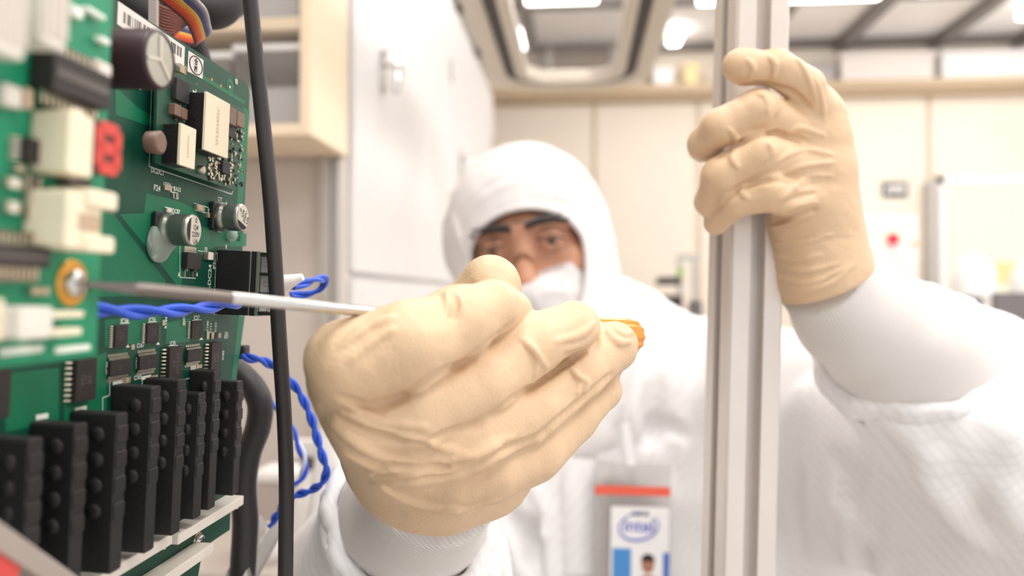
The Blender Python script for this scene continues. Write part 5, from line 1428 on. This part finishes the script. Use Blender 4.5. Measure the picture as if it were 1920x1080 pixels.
# ------------------------------------------------------------------ cables
M_CABLE = mat('black_cable', (38, 34, 34), .5, noise=.06, nscale=300, bump=.1, bscale=1500)
M_CABLE2 = mat('black_hose', (46, 42, 41), .6, bump=.15, bscale=900)
M_BLUE = mat('blue_wire', (34, 82, 200), .4)
M_BLUEW = mat('white_blue_wire', (196, 204, 236), .4)
def cable(pix, r, name, label, cat='cable', m=M_CABLE, extra=None):
    P_ = [at(*p) for p in pix]; o = MB().tube([p - P_[0] for p in P_], r, 16).build(name, m); o.location = P_[0]
    return tag(o, label, cat)
cable([(452, -120, .292), (466, -30, .296), (478, 90, .298), (492, 220, .30), (506, 360, .30), (516, 500, .30), (524, 640, .30), (533, 780, .30), (537, 900, .30), (536, 1020, .30), (534, 1200, .30)], .0029, 'cord', 'thin black cord running top to bottom beside the board')
cable([(330, 640, .40), (400, 672, .385), (455, 705, .375), (486, 750, .37), (484, 800, .37), (466, 850, .37), (457, 910, .37), (460, 980, .37), (456, 1060, .37), (452, 1200, .37)], .0060, 'thick_cable', 'thick black cable bulging out behind the lower board edge')
cable([(300, -60, .385), (345, -6, .372), (392, 22, .365), (425, 5, .368), (440, -60, .38)], .0082, 'black_hose', 'thick black hose looping down behind the ribbon cable', 'hose', M_CABLE2)
cable([(405, -70, .40), (418, 2, .395), (440, 8, .395), (462, -60, .40)], .0062, 'black_hose', 'small black hose loop touching the thin cord at the top', 'hose', M_CABLE2)
cable([(310, -40, .39), (342, 40, .385), (366, 95, .385), (385, 160, .39), (396, 240, .40)], .0062, 'black_hose', 'black hose running down behind the top board edge', 'hose', M_CABLE2)
cable([(150, -120, .37), (205, -40, .37), (262, 14, .372), (318, 62, .38), (352, 120, .40)], .0105, 'black_hose', 'fat black hose behind the barcode sticker at the top edge', 'hose', M_CABLE2)
cable([(300, 1100, .30), (330, 1050, .335), (345, 1060, .34), (350, 1160, .34)], .0050, 'black_hose', 'black hose end under the bottom board corner', 'hose', M_CABLE2)
# flat ribbon of coloured wires
RC = [(92, 48, 40), (196, 70, 48), (214, 82, 48), (222, 110, 56), (232, 150, 58), (228, 186, 84), (70, 74, 110), (66, 74, 118), (120, 116, 128), (176, 168, 170)]
rib = empty('ribbon_cable', at(330, 20, .315)); names = ['brown', 'red', 'red', 'orange', 'amber', 'yellow', 'navy', 'navy', 'grey', 'pale grey']
A0, A1, A2, A3 = (252, -40), (302, 0), (345, 34), (363, 66)
B0, B1, B2, B3 = (330, -60), (362, -8), (384, 18), (391, 44)
for i, c_ in enumerate(RC):
    s = i / 9; q = [at(a[0] + (b_[0] - a[0]) * s, a[1] + (b_[1] - a[1]) * s, z) - rib.location for a, b_, z in ((A0, B0, .30), (A1, B1, .311), (A2, B2, .319), (A3, B3, .327))]
    q.append(q[-1] + Vector((-.003, .006, -.002))); q.append(q[-1] + Vector((-.012, .004, .004)))
    w_ = MB().tube(q, .00082, 10, n=6).build('wire', mat('ribbon_wire_%s_%d' % (names[i].replace(' ', '_'), i), c_, .4), rib); w_['label'] = names[i] + ' wire'
tag(rib, 'flat ribbon cable of brown, red, orange, yellow and grey wires', 'cable')
MW = mat('brown_wire', (110, 56, 44), .5)
br = empty('brown_wire_bundle', at(310, 40, .35))
for i in range(9):
    q = [at(268 + i * 2, -20 + i * 3, .345) - br.location, at(296, 10 + i * 5.5, .345) - br.location, at(325, 22 + i * 5.2, .348) - br.location, at(345 - i * 1.5, 40 + i * 3.4, .352) - br.location]
    MB().tube(q, .0008, 8, n=6).build('wire', MW, br)
MB().box((-.0022, -.002, -.010), (.0014, .0, .014)).build('cable_tie', mat('tie_grey', (176, 168, 160), .5), br).location = at(292, 22, .340) - br.location
tag(br, 'bundle of thin brown wires behind the top board edge', 'wires')
# dark tray behind the top edge
# twisted blue pairs
def twisted(pix, name, label, r=.0011, lay=.010, mats=(M_BLUE, M_BLUE), loc=None):
    P_ = catmull([at(*p) for p in pix], 24); o = empty(name, P_[0]); s = 0; rows = [[], []]; x = None
    for i, p in enumerate(P_):
        t = (P_[min(i + 1, len(P_) - 1)] - P_[max(i - 1, 0)]).normalized()
        if x is None: x, y, _ = frame_of(t)
        else: x = (x - t * x.dot(t)).normalized(); y = t.cross(x)
        if i: s += (p - P_[i - 1]).length
        for k in (0, 1):
            a = 2 * math.pi * s / lay + k * math.pi; rows[k].append(p + (x * math.cos(a) + y * math.sin(a)) * r * .95 - P_[0])
    for k in (0, 1): MB().tube(rows[k], r, 10, smooth_path=False).build('wire', mats[k], o)
    return tag(o, label, 'wires')
twisted([(110, 572, .195), (180, 581, .207), (240, 585, .222), (310, 584, .240), (380, 578, .262), (440, 569, .285), (470, 560, .305)], 'twisted_wires', 'twisted blue wires crossing in front of the large board', .0012, .042)
twisted([(548, 540, .325), (570, 532, .33), (596, 524, .34), (609, 524, .35), (600, 542, .36), (575, 552, .36), (545, 553, .355)], 'twisted_wires', 'loop of blue wires right of the cord above the blade', .0010, .03)
twisted([(455, 665, .34), (470, 672, .34), (495, 677, .345), (512, 688, .35), (535, 705, .355), (560, 735, .36), (580, 775, .36), (594, 820, .36), (605, 858, .36), (612, 885, .362), (600, 908, .365), (575, 922, .37), (545, 932, .375), (525, 955, .38), (508, 985, .385)], 'twisted_wires', 'long twisted blue wires arching down past the gloved hand', .0011, .018)
twisted([(488, 735, .40), (508, 755, .40), (530, 775, .40), (548, 808, .40), (562, 840, .40), (572, 868, .40), (566, 895, .40), (548, 912, .40), (530, 922, .40)], 'twisted_wires', 'short twisted blue and white wires behind the cord', .0011, .022, (M_BLUE, M_BLUEW))
o = bevel(MB().box((-.003, -.003, -.003), (.003, .003, .003)).build('black_plug', M_EQUIP), .0008); o.location = at(452, 660, .342); tag(o, 'tiny black plug at the board edge with blue wires', 'plug')
o = empty('white_plug', at(540, 525, .324)); MB().lathe((-.006, 0, -.003), (1, 0, .35), [(0, .0032), (.006, .0034), (.010, .0022), (.013, .0015)], 16, M_PAPER).build('plug_shell', None, o); MB().cyl((-.009, 0, -.004), (-.006, 0, -.003), .0024, M_PAPER, 12).build('plug_collar', None, o)
tag(o, 'small white plug behind the cord holding blue wires', 'plug')

# ------------------------------------------------------------------ things low down left of the gloved hand
tp_ = on_y(540, 1062, .95).z
x0, x1 = on_y(300, 1000, .95).x, on_y(612, 1000, .95).x
cart = empty('tool_cart', ((x0 + x1) / 2, 1.08, 0)); w = (x1 - x0) / 2
bevel(MB().box((-w, -.16, tp_ - .03), (w, .16, tp_)).build('cart_top', mat('cart_grey', (196, 186, 176), .5), cart), .004)
for sx in (-1, 1):
    for sy in (-1, 1): MB().box((sx * (w - .02) - .012, sy * .14 - .012, 0), (sx * (w - .02) + .012, sy * .14 + .012, tp_ - .03)).build('leg', M_POST, cart)
tag(cart, 'grey tool cart low behind the black cables', 'cart')
p = on_y(580, 1062, 1.0); o = empty('spray_bottle', (p.x, 1.0, tp_)); s = .9
MB().lathe((0, 0, 0), (0, 0, 1), [(0, .020), (.004, .024), (.07, .024), (.09, .016), (.10, .010), (.112, .010)], 28, M_PAPER).build('bottle_body', None, o)
MB().lathe((0, 0, .112), (0, 0, 1), [(0, .011), (.018, .011)], 20, mat('dark_nozzle', (90, 84, 80), .5)).box((-.034, -.008, .128), (.012, .008, .150), M_PAPER).build('spray_head', None, o)
MB().lathe((.012, 0, .138), (1, 0, .1), [(0, .007), (.014, .006)], 16, mat('yellow_cap', (226, 182, 50), .5)).build('nozzle_tip', None, o)
tag(o, 'white spray bottle with yellow nozzle tip on the tool cart', 'bottle')
p = on_y(500, 1062, .98); o = empty('tape_roll', (p.x, .99, tp_)); mb = MB(); mb.lathe((0, 0, 0), (0, 0, 1), [(0, .02), (0, .045), (.03, .045), (.03, .02), (0, .02)], 36, M_PAPER, caps=False); mb.build('tape', None, o); mb = MB(); mb.lathe((0, 0, .001), (0, 0, 1), [(0, .018), (0, .0205), (.028, .0205), (.028, .018), (0, .018)], 32, mat('card_core', (160, 140, 116), .8), caps=False); mb.build('core', None, o)
tag(o, 'white tape roll on the tool cart behind the thick cable', 'tape')
p = on_y(545, 1062, 1.10); o = empty('parts_box', (p.x, 1.12, tp_)); bevel(MB().box((-.05, -.03, 0), (.05, .03, .07)).build('box_body', mat('grey_box', (186, 176, 168), .6), o), .003); bevel(MB().box((-.053, -.033, .07), (.053, .033, .085)).build('box_lid', M_PAPER, o), .003); tag(o, 'grey lidded parts box at the back of the tool cart', 'box')
# clear plastic strip leaning at the very bottom
a, b_ = at(512, 985, .40), at(430, 1130, .36); d_ = (b_ - a); L_ = d_.length; d_.normalize(); xw = (CR @ Vector((1, .25, 0))).normalized(); xw = (xw - d_ * xw.dot(d_)).normalized(); zw = d_.cross(xw)
X = Matrix.Translation(a) @ Matrix((xw, d_, zw)).transposed().to_4x4()
st = empty('clear_duct', M=X); bevel(MB().box((-.004, 0, -.0015), (.007, L_ + .1, .0)).build('duct_base', M_CLEARP, st), .0004)
for s in (-.004, .0062): MB().box((s, 0, 0), (s + .0008, L_ + .1, .008)).build('duct_wall', M_CLEARP, st)
mb = MB()
for k in range(2): mb.lathe((.0015, .012 + k * .03, 0), (0, 0, 1), [(0, .0018), (.001, .0018)], 16, M_PAPER)
mb.build('rivet', None, st)
tag(st, 'clear plastic wire duct leaning at the bottom edge beside the thick cable', 'wire duct')
# metal rail with a red mark in the nearest corner
a, b_ = at(-60, 985, .15), at(130, 1110, .19); d_ = (b_ - a); L_ = d_.length; d_.normalize(); xw = (CR @ Vector((0, 1, 0))); xw = (xw - d_ * xw.dot(d_)).normalized(); zw = d_.cross(xw)
X = Matrix.Translation(a) @ Matrix((xw, d_, zw)).transposed().to_4x4(); rl = empty('metal_rail', M=X)
bevel(MB().box((-.003, -.03, -.004), (.002, L_ + .02, .004)).build('rail_bar', mat('rail_grey', (176, 164, 156), .4, .3), rl), .0006)
MB().box((-.012, -.03, -.003), (-.003, .018, .003)).build('red_marker', mat('marker_red', (206, 70, 66), .5), rl)
tag(rl, 'blurred metal rail with red marker in the bottom left corner', 'rail')
